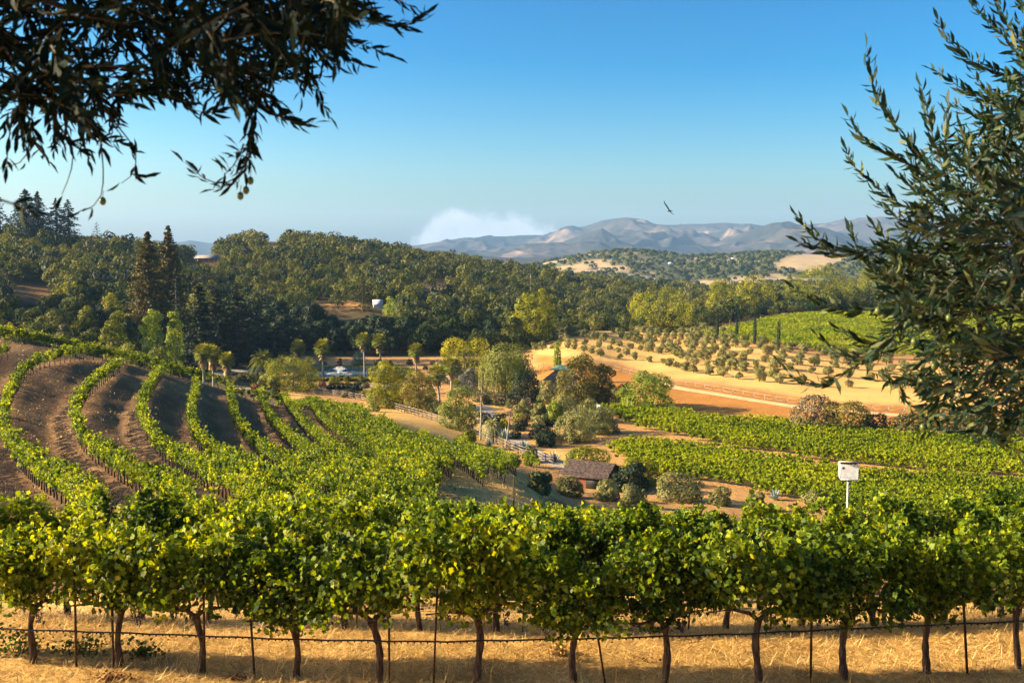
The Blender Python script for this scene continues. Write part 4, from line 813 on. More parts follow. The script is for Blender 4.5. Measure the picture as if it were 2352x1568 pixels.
def vine_trunk(seed, h=0.86, r0=0.046, detail=True, gnarl=0.07):
    r = np.random.default_rng(seed); g = Geo(); m = 9 if detail else 3; s = np.linspace(0, 1, m); ph = r.random()*6
    x = gnarl*np.sin(s*4+ph)*s + r.normal()*0.05*s; y = gnarl*np.cos(s*3+ph)*s
    rr = r0*(1.25 - 0.45*s + 0.12*r.normal(size=m)*(1 if detail else 0)); rr[-1] *= 1.5 if detail else 1
    P_ = np.stack([x, y, s*h - 0.05], 1); tube(g, P_, rr, 9 if detail else 4, 0.5)
    if detail:
        for sg in (-1, 1):
            b = P_[-1]; tube(g, [b, b + (sg*0.12, 0, 0.10), b + (sg*0.35, 0, 0.12+r.normal()*0.02), b + (sg*0.66, 0, 0.13)], [r0*0.75, r0*0.6, r0*0.42, r0*0.25], 6)
        for i in range(7):
            a = P_[-1] + np.array([r.uniform(-0.55, 0.55), 0, 0.1]); e_ = a + np.array([r.normal()*0.15, r.normal()*0.2, r.uniform(0.7, 1.25)]); tube(g, [a, (a+e_)/2 + r.normal(size=3)*0.04, e_], [0.006, 0.005, 0.003], 4, 0.5, False)
    return g
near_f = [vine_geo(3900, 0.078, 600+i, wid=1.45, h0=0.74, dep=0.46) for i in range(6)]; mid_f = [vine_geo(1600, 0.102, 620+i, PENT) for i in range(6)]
far_f = [vine_geo(280, 0.18, 640+i, LOZ*1.15, shoots=8, dep=0.32) for i in range(8)]; vfar_f = [vine_geo(170, 0.30, 660+i, LOZ*1.2, shoots=7, wid=1.7, h0=0.3, h1=1.95) for i in range(6)]
near_me = [q.mesh('vine_foliage', m_vine) for q in near_f]; mid_me = [q.mesh('vine_foliage', m_vine) for q in mid_f]
near_t = [vine_trunk(680+i).mesh('vine_trunk', m_bark, True) for i in range(6)]; mid_t = [vine_trunk(690+i, r0=0.04, detail=False).mesh('vine_trunk', m_bark, True) for i in range(3)]
far_t = [vine_trunk(695+i, r0=0.05, detail=False) for i in range(3)]
def cluster_geo(seed, n=46):
    r = np.random.default_rng(seed); g = Geo()
    ico = np.array([[0, 0, 1], [.94, 0, .33], [-.47, .82, .33], [-.47, -.82, .33], [.47, .82, -.33], [-.94, 0, -.33], [.47, -.82, -.33], [0, 0, -1]])*0.010
    fc = [(0, 1, 2), (0, 2, 3), (0, 3, 1), (1, 4, 2), (2, 5, 3), (3, 6, 1), (1, 6, 4), (2, 4, 5), (3, 5, 6), (4, 7, 5), (5, 7, 6), (6, 7, 4)]
    for i in range(n):
        z = -r.random()**0.8*0.16; w_ = 0.035*(1 + z/0.2) + 0.008; a = r.random()*6.28; g.add(ico + [w_*math.cos(a), w_*math.sin(a), z], fc, r.random())
    tube(g, [(0, 0, 0.05), (0, 0, -0.05)], 0.002, 4, 0.3); return g
gc = [cluster_geo(700+i).mesh('grape_cluster', m_grape, True) for i in range(3)]
def resample(P_, step, jit=0.0):
    d = np.concatenate([[0], np.cumsum(np.linalg.norm(np.diff(P_, axis=0), axis=1))]); s = np.arange(step*0.4, d[-1], step)
    if jit: s = s + rng.uniform(-jit, jit, len(s))
    x = np.interp(s, d, P_[:, 0]); y = np.interp(s, d, P_[:, 1]); e_ = 0.6
    tx = np.interp(s+e_, d, P_[:, 0]) - np.interp(s-e_, d, P_[:, 0]); ty = np.interp(s+e_, d, P_[:, 1]) - np.interp(s-e_, d, P_[:, 1])
    return x, y, np.arctan2(ty, tx)
# the two nearest rows: trunks stand where the photo shows them
row1_px = [(-150, 1505), (75, 1521), (280, 1532), (460, 1543), (678, 1554), (868, 1566), (1095, 1570), (1318, 1570), (1525, 1570), (1742, 1566), (1938, 1559), (2128, 1545), (2338, 1534), (2560, 1520)]
vines = []   # (x, y, rz, rowname)
W = np.array([G(a, b, y0=9)[:2] for a, b in row1_px]); row1 = W
tr = np.arctan2(np.gradient(W[:, 1]), np.gradient(W[:, 0]))
for i in range(len(W)): vines.append((W[i, 0], W[i, 1], tr[i], 1))
row2 = smooth([G(a, b, y0=14)[:2] for a, b in [(-250, 1396), (0, 1408), (300, 1420), (600, 1437), (900, 1447), (1200, 1450), (1500, 1448), (1800, 1442), (2050, 1432), (2352, 1420), (2700, 1400)]])
for a in zip(*resample(row2, 1.22)): vines.append((*a, 2))
stuffv = []
def in_gap(x, y):  # bare turning area among the far rows
    px, py = proj(x, y, Z(x, y) + 1.2); return False
for k_, P_ in rowW.items():
    for x, y, a in zip(*resample(P_, 1.25, 0.08)):
        if k_ in 'DEFGHIJ':   # rows end at the turning strip, and start again beyond it
            px, _ = proj(x, y, Z(x, y)); 
            if y > 50 and px > 1000: continue
        vines.append((x, y, a, 20 if k_ == 'A0' else 'ABCDEFGHIJKLMNOPZY'.index(k_) + 3))
vis = [v for v in vines if abs(v[0]/v[1]) < 0.545]; vis.sort(key=lambda v: v[1]); indiv = vis[:300]; ids = set(id(v) for v in indiv)
ordn = ['first', 'second', 'third', 'fourth', 'fifth', 'sixth', 'seventh', 'eighth', 'ninth', 'tenth', 'eleventh', 'twelfth', 'thirteenth', 'fourteenth', 'fifteenth', 'sixteenth', 'seventeenth', 'eighteenth', 'nineteenth', 'twentieth']
byrow = {}
for v in indiv: byrow.setdefault(v[3], []).append(v)
for rw in byrow: byrow[rw].sort(key=lambda v: v[0])
rname = {1: 'front row along the black hose', 2: 'second row just behind the hose row'}
for v in indiv:
    x, y, a, rw = v; z = Z(x, y); s = rng.uniform(0.94, 1.08); n_ = byrow[rw].index(v)
    e_ = empty('grapevine', (x, y, z - 0.02), a + (math.pi if rng.random() < 0.5 else 0) + rng.uniform(-0.06, 0.06), (s, s, s*rng.uniform(0.96, 1.06)))
    k = int(rng.integers(0, 6))
    if rw <= 2:
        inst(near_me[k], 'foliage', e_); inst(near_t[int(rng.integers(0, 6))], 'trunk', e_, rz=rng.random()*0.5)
        if rw == 1:
            for _ in range(2):
                c = inst(gc[int(rng.integers(0, 3))], 'grape_cluster', e_, loc=(rng.uniform(-0.45, 0.45), rng.choice([-1, 1])*rng.uniform(0.1, 0.24), rng.uniform(0.82, 0.95)))
        rr = rname[rw]; tag(e_, f'leafy green grapevine in the {rr}, {ordn[min(n_, 19)]} from the left', 'grapevine', 'grapevines in the ' + rr)
    else:
        inst(mid_me[k], 'foliage', e_); inst(mid_t[k % 3], 'trunk', e_, rz=rng.random())
        rr = f'{ordn[min(rw-1, 19)]} row back from the hose row'; px = proj(x, y, z)[0]; side = 'left part' if px < 784 else ('middle part' if px < 1568 else 'right part')
        tag(e_, f'leafy grapevine in the {rr}, {side} of the photo', 'grapevine', f'grapevines in the {rr}, {side}')
# valley and far vineyards
def field(poly, ang, spacing, y0, y1, step=1.5):
    W = np.array([G(a, b, y0=y0, y1=y1)[:2] for a, b in poly]); c, s_ = math.cos(ang), math.sin(ang); Rr = W @ np.array([[c, -s_], [s_, c]]); out = []
    for q in np.arange(Rr[:, 1].min() + 0.5, Rr[:, 1].max(), spacing):
        xs = np.arange(Rr[:, 0].min(), Rr[:, 0].max(), step); pin = inpoly(xs, np.full(len(xs), q), [tuple(w_) for w_ in Rr]); xs = xs[pin] + rng.uniform(-.2, .2, pin.sum())
        for x_ in xs: out.append((x_*c - q*s_, x_*s_ + q*c, ang))
    return out
vf = field([(1372, 950), (1420, 945), (1640, 968), (1840, 985), (2100, 1010), (2420, 1022), (2420, 1108), (2200, 1092), (1900, 1060), (1700, 1035), (1560, 1005), (1480, 990)], R(-32), 2.9, 120, 260, 1.1)
vf += field([(1395, 1036), (1470, 1022), (1600, 1036), (1740, 1059), (1900, 1086), (2100, 1105), (2420, 1130), (2420, 1215), (2000, 1190), (1850, 1155), (1640, 1112), (1510, 1098), (1430, 1062)], R(-32), 2.9, 95, 260, 1.1)
vff = field([(1600, 770), (1760, 735), (2000, 712), (2420, 712), (2420, 850), (2150, 835), (1900, 815), (1790, 798), (1690, 782)], R(-15), 3.2, 300, 470, 2.2)
print('vines', len(vines), 'valley', len(vf), 'far', len(vff))
g = Geo()
for v in vines:
    if id(v) in ids or abs(v[0]/v[1]) > (0.8 if v[3] == 20 else 0.62): continue
    x, y, a, rw = v; s = rng.uniform(0.9, 1.08); mt = rotm(a + (math.pi if rng.random() < .5 else 0), (s, s, s*rng.uniform(0.93, 1.1)), (x, y, Z(x, y) - 0.03))
    g.merge(far_f[int(rng.integers(0, 8))], mt, rng.uniform(-0.08, 0.08)); g.merge(far_t[int(rng.integers(0, 3))], mt, 0, 1)
    if v[1] < 75: g.merge(far_f[int(rng.integers(0, 8))], mt, rng.uniform(-0.08, 0.08))
for x, y, a in vf:
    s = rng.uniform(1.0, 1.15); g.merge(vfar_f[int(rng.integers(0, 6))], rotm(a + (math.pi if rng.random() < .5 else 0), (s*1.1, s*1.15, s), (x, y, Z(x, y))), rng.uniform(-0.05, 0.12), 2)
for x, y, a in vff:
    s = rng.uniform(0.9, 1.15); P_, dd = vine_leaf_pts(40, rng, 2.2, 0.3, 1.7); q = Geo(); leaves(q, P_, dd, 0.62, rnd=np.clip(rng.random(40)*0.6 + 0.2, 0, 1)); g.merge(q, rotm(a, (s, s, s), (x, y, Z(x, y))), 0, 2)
o = inst(g.mesh('vineyard_rows', [m_vine, m_bark, m_vinefar]), 'vineyard_rows')
tag(o, 'long rows of grapevines over the terraces and valley fields beyond the nearest rows', 'vineyard', None, 'stuff')

# stakes, hose, wires
def rowpt(row, px, h=0.0):
    """point on a row's ground line under photo column px"""
    us = row[:, 0]/row[:, 1]; u = upx(px, 1500); i = np.argsort(us); x = np.interp(u, us[i], row[i, 0]); y = np.interp(u, us[i], row[i, 1]); return np.array([x, y, Z(x, y) + h])
st = [(183, 0, 0), (267, -2, 0), (475, 0, 0), (590, -12, 0), (690, 0, 0), (896, 0, 0), (996, 14, 0.0), (1393, -50, 0.0), (1857, 0, 0), (2215, -22, 0)]
stl = ['straight thin', 'thin', 'upright dark', 'slightly leaning', 'upright', 'vertical dark', 'outward leaning', 'strongly leaning rusty', 'tall upright', 'leaning dark']
for i, (px, dxp, _) in enumerate(st):
    b = rowpt(row1, px, -0.1) + np.array([0, -0.12, 0]); t_ = rowpt(row1, px + dxp, 0) + np.array([0, -0.05, 1.75 if i not in (1, 3) else 1.1]); g = Geo(); bar(g, b, t_, 0.028, 0.022); bar(g, b + (0, 0.012, 0), t_ + (0, 0.012, 0), 0.008, 0.024)
    tag(inst(g.mesh('vineyard_stake', m_steel), 'vineyard_stake'), f'{stl[i]} metal stake in the front vine row, {ordn[i]} from the left', 'stake', 'metal stakes of the front vine row')
for i, px in enumerate(range(60, 2352, 190)):
    b = rowpt(row2, px, -0.1); g = Geo(); bar(g, b, b + (rng.uniform(-.08, .08), 0, 1.75), 0.026, 0.02)
    tag(inst(g.mesh('vineyard_stake', m_steel), 'vineyard_stake'), f'thin metal stake in the second vine row, {ordn[i]} from the left', 'stake', 'metal stakes of the second vine row')
hp = np.array([rowpt(row1, a, 0) for a in range(-140, 2561, 45)]); hp[:, 1] -= 0.16; tgt = np.interp(np.arange(-140, 2561, 45), [-140, 0, 360, 690, 1000, 1350, 1700, 2000, 2352, 2560], [1437, 1443, 1455, 1468, 1473, 1466, 1455, 1440, 1425, 1412])
for i in range(len(hp)): hp[i, 2] = -tpy(tgt[i])*hp[i, 1] + 0.006*math.sin(i*2.1)
g = Geo(); tube(g, hp, 0.0125, 6)
for i in range(2, len(hp)*3):
    t0 = i/3; k = int(t0)
    if k + 1 < len(hp): c = hp[k]*(1-t0+k) + hp[k+1]*(t0-k); box(g, c - (0, 0, 0.012), (0.018, 0.018, 0.026))
tag(inst(g.mesh('irrigation_hose', m_hose, True), 'irrigation_hose'), 'black drip hose with small emitters strung along the front vine row', 'hose')
for h, lb in ((0.98, 'lower trellis wire running through the front vine row'), (1.42, 'upper trellis wire among the leaves of the front vine row')):
    q = np.array([rowpt(row1, a, h) for a in range(-140, 2561, 60)]); g = Geo(); tube(g, q, 0.003, 4); tag(inst(g.mesh('trellis_wire', m_wire), 'trellis_wire'), lb, 'wire')
# end post of the rows at the bare turning strip
p = G(1180, 1165, y0=55); g = Geo(); bar(g, p - (0, 0, 0.2), p + (0.0, 0, 2.0), 0.09, 0.09); tag(inst(g.mesh('row_end_post', m_darkwood), 'row_end_post'), 'dark end post of the vine row beside the bare turning strip', 'post')
# vines that restart right of that post, on the brow
# ------------------------------------------------------------------ dry grass at the front
r = rng; n = 110000; yy = r.uniform(9.5, 19.5, n); xx = r.uniform(-0.56, 0.56, n)*yy; den = vnoise(xx*1.3, yy*1.3); kp = r.random(n) < 0.35 + 0.65*den; xx, yy = xx[kp], yy[kp]; n = len(xx)
P_ = np.stack([xx, yy, hz(xx, yy)], 1); a = r.random(n)*6.283; el = np.abs(r.normal(size=n))*0.28; el[r.random(n) < 0.06] += 0.7; D_ = np.stack([np.cos(a)*np.cos(el), np.sin(a)*np.cos(el), np.sin(el)], 1); ln = r.uniform(0.06, 0.24, n); wv = np.cross(D_, [0, 0, 1.0]); wv /= np.linalg.norm(wv, axis=1)[:, None] + 1e-9; wv *= 0.0045
z0 = np.array([0, 0, 0.006]) + np.stack([0*xx, 0*xx, r.random(n)*0.03], 1); V = np.stack([P_ + z0 - wv, P_ + z0 + wv, P_ + z0 + wv*0.4 + D_*ln[:, None], P_ + z0 - wv*0.4 + D_*ln[:, None]], 1).reshape(-1, 3)
g = Geo(); g.add(V, np.arange(n*4).reshape(n, 4), np.repeat(r.random(n), 4))
tag(inst(g.mesh('dry_grass', m_straw), 'dry_grass'), 'short golden dry grass and straw under the front vine rows', 'grass', None, 'stuff')
# dry weeds and stubble between the terrace rows
n = 42000; yy = np.exp(r.uniform(math.log(27), math.log(150), n)); xx = r.uniform(-0.56, 0.1, n)*yy; den = fbm(xx/2.2 + 3, yy/2.2, 4) + 0.25*r.normal(size=n)*0.5; kp = den > 0.03; xx, yy = xx[kp], yy[kp]; n = len(xx)
P_ = np.stack([xx, yy, hz(xx, yy) + 0.05], 1); nn = unit(n, r)*[1, 1, 0.5]; nn /= np.linalg.norm(nn, axis=1)[:, None]; g = Geo(); leaves(g, P_, nn, r.uniform(0.10, 0.32, n), LOZ*[1, 0.5], r.random(n)*0.7, axis=np.tile([0, 0, 1.0], (n, 1)) + 0.6*unit(n, r), r=r)
tag(inst(g.mesh('dry_weeds', m_straw), 'dry_weeds'), 'sparse dry weeds and stubble on the soil of the curved terraces', 'weeds', None, 'stuff')
# weeds at the lower left, fallen red leaves
def weed(px, py, w_, h_, label, seed, mat=None, n=220, size=0.07, name='weed', cat='weed', grp=None):
    r = np.random.default_rng(seed); p = G(px, py, y0=9); g = Geo(); rx = w_/2/F*p[1]; h = h_/F*p[1]
    P_ = np.stack([r.normal(size=n)*rx*0.5, r.normal(size=n)*rx*0.3, np.abs(r.normal(size=n))*h*0.5 + 0.01], 1); nn = unit(n, r) + [0, 0, 0.8]; nn /= np.linalg.norm(nn, axis=1)[:, None]; leaves(g, P_, nn, size*r.uniform(0.5, 1.1, n), PENT*0.9, r=r)
    for i in range(14): tube(g, [(r.normal()*rx*0.3, r.normal()*rx*0.2, 0), (r.normal()*rx*0.5, r.normal()*rx*0.3, h*r.uniform(0.6, 1.1))], [0.004, 0.002], 4, 0.1, False)
    o = inst(g.mesh(name, mat or m_weed), name, loc=p); return tag(o, label, cat, grp)
weed(40, 1500, 130, 60, 'low dark green bramble at the lower left corner of the photo', 801, name='bramble', cat='bramble')
weed(190, 1500, 150, 50, 'low green weeds between the first two front trunks', 802)
weed(330, 1510, 90, 40, 'low green weeds right of the second front trunk', 803)
weed(255, 1560, 90, 12, 'scatter of fallen red leaves at the foot of the second front vine', 804, m_deadleaf, 90, 0.06, 'fallen_leaves', 'leaves')
weed(545, 1560, 80, 10, 'few fallen red leaves between the third and fourth front vines', 805, m_deadleaf, 40, 0.05, 'fallen_leaves', 'leaves')
weed(1490, 1520, 70, 10, 'dry red leaves on the straw right of the leaning rusty stake', 806, m_deadleaf, 30, 0.05, 'fallen_leaves', 'leaves')
weed(1280, 1505, 50, 30, 'pale dry tuft of weeds in the middle of the straw', 807, m_straw, 160, 0.06, 'dry_weed', 'weed')
# ------------------------------------------------------------------ palms
def fan_crown(H, R_, seed, n=44, mat2=True):
    r = np.random.default_rng(seed); g = Geo(); c = np.array([0, 0, H])
    for i in range(n):
        a = i*2.39996; el = math.asin(1 - 1.62*(i+0.5)/n); d = np.array([math.cos(a)*math.cos(el), math.sin(a)*math.cos(el), math.sin(el)]); pl = R_*r.uniform(0.5, 0.62); e_ = c + d*pl
        tube(g, [c, e_], [0.02, 0.012], 4, 0.5, False)
        s1 = np.cross(d, [0, 0, 1.0]); s1 /= np.linalg.norm(s1) + 1e-9; s2 = np.cross(s1, d); fr = R_*r.uniform(0.42, 0.55); q = r.random()*0.3
        for j in range(11):
            th = (j-5)/5*1.75; dd = d*math.cos(th) + s1*math.sin(th); tip = e_ + dd*fr*(1-0.12*abs(th)) + np.array([0, 0, -0.22*fr*(1-el)]); sd_ = (-d*math.sin(th) + s1*math.cos(th))*0.055*R_
            mid = e_ + dd*fr*0.5 + s2*0.02; g.add([e_, mid - sd_, tip, mid + sd_], [(0, 1, 2, 3)], float(np.clip(0.25 + 0.3*el + 0.35*r.random() + q, 0, 1)))
    return g
def skirt(H, R_, seed, ln, n=60):
    r = np.random.default_rng(seed); g = Geo()
    for i in range(n):
        a = r.random()*6.28; z = H - r.random()*ln*0.7; d = np.array([math.cos(a), math.sin(a), 0]); s1 = np.array([-math.sin(a), math.cos(a), 0]); b = np.array([0, 0, z]) + d*0.15; w_ = R_*r.uniform(0.3, 0.5)*(0.5 + 0.5*(z-H+ln)/ln)
        t = b + d*w_ + np.array([0, 0, -ln*r.uniform(0.25, 0.45)]); m = (b+t)/2 + d*0.1; g.add([b, m - s1*0.10*R_, t, m + s1*0.10*R_], [(0, 1, 2, 3)], r.random())
    return g
def fan_palm(px, pyb, pyt, wpx, label, seed, Y=None, lean=0.0):
    p = G(px, pyb, y0=148) if Y is None else at(px, Y); H = -tpy(pyt)*p[1] - p[2]; R_ = wpx/2/F*p[1]; Hc = H - R_*0.85
    e_ = empty('fan_palm', p); g = Geo(); tube(g, [(0, 0, -0.4), (lean*0.3, 0, Hc*0.35), (lean*0.7, 0, Hc*0.7), (lean, 0, Hc)], [0.34, 0.25, 0.22, 0.21], 9)
    inst(g.mesh('trunk', m_palebark, True), 'trunk', e_); o = inst(fan_crown(Hc, R_*1.25, seed).mesh('fronds', m_palm), 'fronds', e_, loc=(lean, 0, 0)); inst(skirt(Hc, R_*1.5, seed, min(3.4, Hc*0.42), 90).mesh('dead_fronds', m_palmdead), 'dead_frond_skirt', e_, loc=(lean, 0, 0))
    return tag(e_, label, 'palm tree', 'fan palms in the valley garden')
fan_palm(742, 872, 783, 38, 'fan palm standing in front of the left end of the pond, trunk fully visible', 901)
fan_palm(838, 862, 767, 34, 'tall fan palm at the right side of the pond, left of the leaning pair mate', 902, lean=-0.3)
fan_palm(876, 856, 770, 34, 'tall fan palm slightly leaning right of the other pond palm', 903, lean=-0.5)
fan_palm(686, 866, 784, 34, 'fan palm whose crown shows above the large round yellow-green tree', 904)
fan_palm(956, 880, 791, 34, 'fan palm rising between the bright yellow-green tree and the wide tree behind', 905)
fan_palm(1010, 930, 842, 42, 'yellowing fan palm left of its darker neighbour beside the bronze tree', 906, lean=-0.6)
fan_palm(1037, 912, 824, 42, 'dark fan palm right of the yellowing one', 907)
fan_palm(1050, 905, 872, 26, 'short fan palm behind the small willow', 908)
fan_palm(466, 850, 793, 40, 'sunlit fan palm beyond the vineyard crest, left of the row', 909, Y=205)
fan_palm(488, 852, 797, 40, 'fan palm close behind the sunlit one beyond the crest', 910, Y=212)
fan_palm(520, 872, 812, 34, 'shaded fan palm beyond the crest, right of the sunlit one', 911, Y=208)
def pinnate(px, pyb, pyt, wpx, label, seed, mat, n=46, arch=1.0, tr=0.3, name='date_palm', Y=None):
    p = G(px, pyb, y0=148) if Y is None else at(px, Y); H = -tpy(pyt)*p[1] - p[2]; R_ = wpx/2/F*p[1]; r = np.random.default_rng(seed); Hc = H*0.62 - 0.2; g = Geo()
    for i in range(n):
        a = i*2.39996; e0 = math.asin(1 - 1.35*(i+0.5)/n); ln = R_*r.uniform(1.05, 1.3); m = 9; s = np.linspace(0, 1, m)
        hx = ln*(math.cos(e0)*s + 0.12*s*s); hz_ = ln*(math.sin(e0)*s*1.1 - 0.62*arch*s**2.2*(0.5+math.cos(e0)*0.6)); hx *= np.clip(1.02 - 0.18*s, 0, 1)
        P_ = np.stack([hx*math.cos(a), hx*math.sin(a), Hc + hz_], 1); tube(g, P_, np.linspace(0.03, 0.01, m), 4, 0.8, False); T = np.gradient(P_, axis=0); T /= np.linalg.norm(T, axis=1)[:, None]
        sdv = np.array([-math.sin(a), math.cos(a), 0]); q = 0.25*r.random()
        for j in np.linspace(0.12, 0.99, 26):
            b = np.array([np.interp(j, s, P_[:, c]) for c in range(3)]); t = np.array([np.interp(j, s, T[:, c]) for c in range(3)]); ll = R_*0.26*math.sin(math.pi*min(1, j*0.75+0.2))
            for sg in (-1, 1):
                tp = b + (sdv*sg*0.8 + t*0.6 + np.array([0, 0, -0.25]))*ll; wv = t*0.035*R_; g.add([b - wv*.5, tp, b + wv*.5], [(0, 1, 2)], float(np.clip(0.3 + 0.35*math.sin(e0) + 0.3*r.random() + q, 0, 1)))
    e_ = empty(name, p); gt = Geo(); tube(gt, [(0, 0, -0.4), (0, 0, Hc*0.5), (0, 0, Hc)], [tr*1.3, tr, tr*1.2], 9); inst(gt.mesh('trunk', m_treebark, True), 'trunk', e_); inst(g.mesh('fronds', mat), 'fronds', e_); inst(skirt(Hc, R_*0.7, seed, Hc*0.5, 30).mesh('dead_fronds', m_palmdead), 'dead_frond_skirt', e_)
    return tag(e_, label, 'palm tree')
pinnate(604, 868, 797, 66, 'big feathery date palm beyond the crest left of the round yellow-green tree', 920, m_palm, 60, 1.0, 0.4)
m_palepalm = leafmat('pale_palm_frond', [(0.10, 0.13, 0.05), (0.22, 0.24, 0.09), (0.36, 0.34, 0.14)], 0.2, (1.2, 1.2, 0.6), 0.5, 0.3, 0.1)
pinnate(1131, 1018, 948, 58, 'pale grey-green palm with drooping fronds beside the rail fence', 921, m_palepalm, 44, 1.3, 0.25, 'jelly_palm')
# agaves
def agave(px, pyb, wpx, label, seed, hp=None, y0=90):
    p = G(px, pyb, y0=y0); R_ = wpx/2/F*p[1]; r = np.random.default_rng(seed); g = Geo(); n = 30
    for i in range(n):
        a = i*2.39996; el = R(12 + 72*(i/n)) ; L_ = R_*1.35*r.uniform(0.85, 1.05); d = np.array([math.cos(a)*math.cos(el), math.sin(a)*math.cos(el), math.sin(el)]); sdv = np.array([-math.sin(a), math.cos(a), 0]); s2 = np.cross(sdv, d)*-1
        s_ = np.linspace(0, 1, 6); wd = R_*0.13*np.array([0.7, 1.0, 1.05, 0.85, 0.45, 0.03]); C0 = d*L_*s_[:, None] + np.array([0, 0, 1])*(0.22*L_*s_**2)[:, None]
        V = np.concatenate([C0 - sdv*wd[:, None], C0 - s2*0.25*wd[:, None], C0 + sdv*wd[:, None]]); Fc = [(j, j+1, 6+j+1, 6+j) for j in range(5)] + [(6+j, 6+j+1, 12+j+1, 12+j) for j in range(5)]; g.add(V, Fc, r.random()*0.6 + 0.3*i/n)
    o = inst(g.mesh('agave', m_agave), 'agave', loc=p); return tag(o, label, 'agave', None)
agave(1273, 1060, 34, 'pale blue agave beside the lane at the end of the rail fence', 931)
agave(1202, 1031, 30, 'tall blue-green agave behind the rail fence', 932)
agave(1184, 1030, 24, 'smaller agave left of the tall one behind the rail fence', 933)
agave(1146, 1040, 20, 'small agave in front of the rail fence, right of two', 934)
agave(1124, 1024, 22, 'small agave in front of the rail fence, left of two', 935)
agave(1158, 1008, 36, 'large dark agave under the leaning bare trunk', 936)
agave(1780, 1148, 34, 'lone agave on the bare strip below the valley vineyard', 937)
# dead stalks
def stalk(px, pyb, px2, pyt, label, seed, r0=0.14):
    p = G(px, pyb, y0=120); q = np.array([upx(px2)*p[1], p[1], -tpy(pyt)*p[1]]); r = np.random.default_rng(seed); g = Geo(); v = q - p; tube(g, [(0, 0, -0.3), v*0.33 + [0.05, 0, 0], v*0.66 - [0.05, 0, 0], v], [r0*1.3, r0, r0*0.7, r0*0.2], 7); e_ = empty('dead_tree', p); inst(g.mesh('trunk', m_palebark, True), 'trunk', e_); g = Geo()
    for i in range(46):
        t = r.uniform(0.42, 1.0); b = v*t; a = r.random()*6.28; l = (1.12-t)*v[2]*0.28*r.uniform(0.5, 1.1); e2 = b + [math.cos(a)*l, math.sin(a)*l, l*0.05]; tube(g, [b, (b+e2)/2 + [0, 0, 0.08*l], e2], [0.03, 0.02, 0.01], 4, 0.5, False)
        P_ = np.linspace(b, e2, 8)[3:] + 0.1*r.normal(size=(5, 3)); leaves(g, P_, unit(5, r), 0.2, r=r)
    inst(g.mesh('bare_branches', m_twig), 'bare_branches', e_); return tag(e_, label, 'dead tree')
stalk(1103, 1010, 1108, 868, 'tall bare pale tree standing upright between the small willow and the lawn', 941, 0.17)
stalk(1161, 1028, 1177, 918, 'slender bare tree leaning right over the rail fence', 942, 0.13)

# ------------------------------------------------------------------ fences
def rail_fence(pts, label, y0=148, step=2.6, hgt=1.25, rails=3, mat=None, pmat=None, name='rail_fence', gap=None, y1=400, rw=0.12):
    W = smooth([G(*q, y0=y0, y1=y1)[:2] for q in pts], it=2); x, y, a = resample(np.array(W), step); n = len(x)
    if n > 99: x, y = x[:99], y[:99]; n = 99
    z = hz(x, y); e_ = empty(name, (x[0], y[0], z[0])); o0 = np.array([x[0], y[0], z[0]])
    pg = Geo(); bar(pg, (0, 0, -0.2), (0, 0, hgt), 0.14, 0.14); pm = pg.mesh('post', pmat or m_darkwood)
    for i in range(n): inst(pm, 'post', e_, loc=(x[i]-o0[0], y[i]-o0[1], z[i]-o0[2]))
    for k_ in range(rails):
        g = Geo(); h = hgt*(0.28 + 0.62*k_/max(rails-1, 1))
        for i in range(n-1):
            b = np.array([x[i], y[i]-0.09, z[i]+h + rng.uniform(-.03, .03)]) - o0; c = np.array([x[i+1], y[i+1]-0.09, z[i+1]+h + rng.uniform(-.03, .03)]) - o0; bar(g, b, c, 0.05, rw, rng.random())
        inst(g.mesh('rail', mat or m_wood), 'rail', e_)
    return tag(e_, label, 'fence')
rail_fence([(705, 905), (760, 908), (800, 913), (845, 922), (885, 932), (925, 946), (975, 960), (1011, 972), (1060, 985), (1102, 1001), (1150, 1024), (1193, 1042), (1240, 1056), (1283, 1072)], 'weathered split-rail fence running along the foot of the curved vineyard', y0=150, hgt=1.5)
m_fence2 = surf('sunbleached_wire_rail', (0.28, 0.22, 0.17), (0.42, 0.35, 0.28), 8, 0.9, 0.2)
rail_fence([(1232, 845), (1290, 847), (1345, 845), (1415, 850), (1455, 862), (1520, 880), (1600, 890), (1700, 908), (1800, 925), (1900, 938), (2060, 950), (2300, 962)], 'thin post and rail fence between the golden olive hill and the brown pasture', y0=200, step=3.0, hgt=1.3, rails=2, mat=m_fence2, pmat=m_fence2, name='pasture_fence', rw=0.06)
rail_fence([(1560, 953), (1640, 966), (1700, 974), (1790, 980), (1850, 984)], 'low dark post fence at the bottom of the brown pasture', y0=170, step=3.2, hgt=1.3, rails=1, mat=m_darkwood, name='lower_fence', rw=0.03)
rail_fence([(1128, 914), (1150, 918), (1180, 921), (1205, 925), (1230, 930)], 'short pale rail fence behind the great willow and the lawn', y0=190, step=2.4, hgt=1.4)

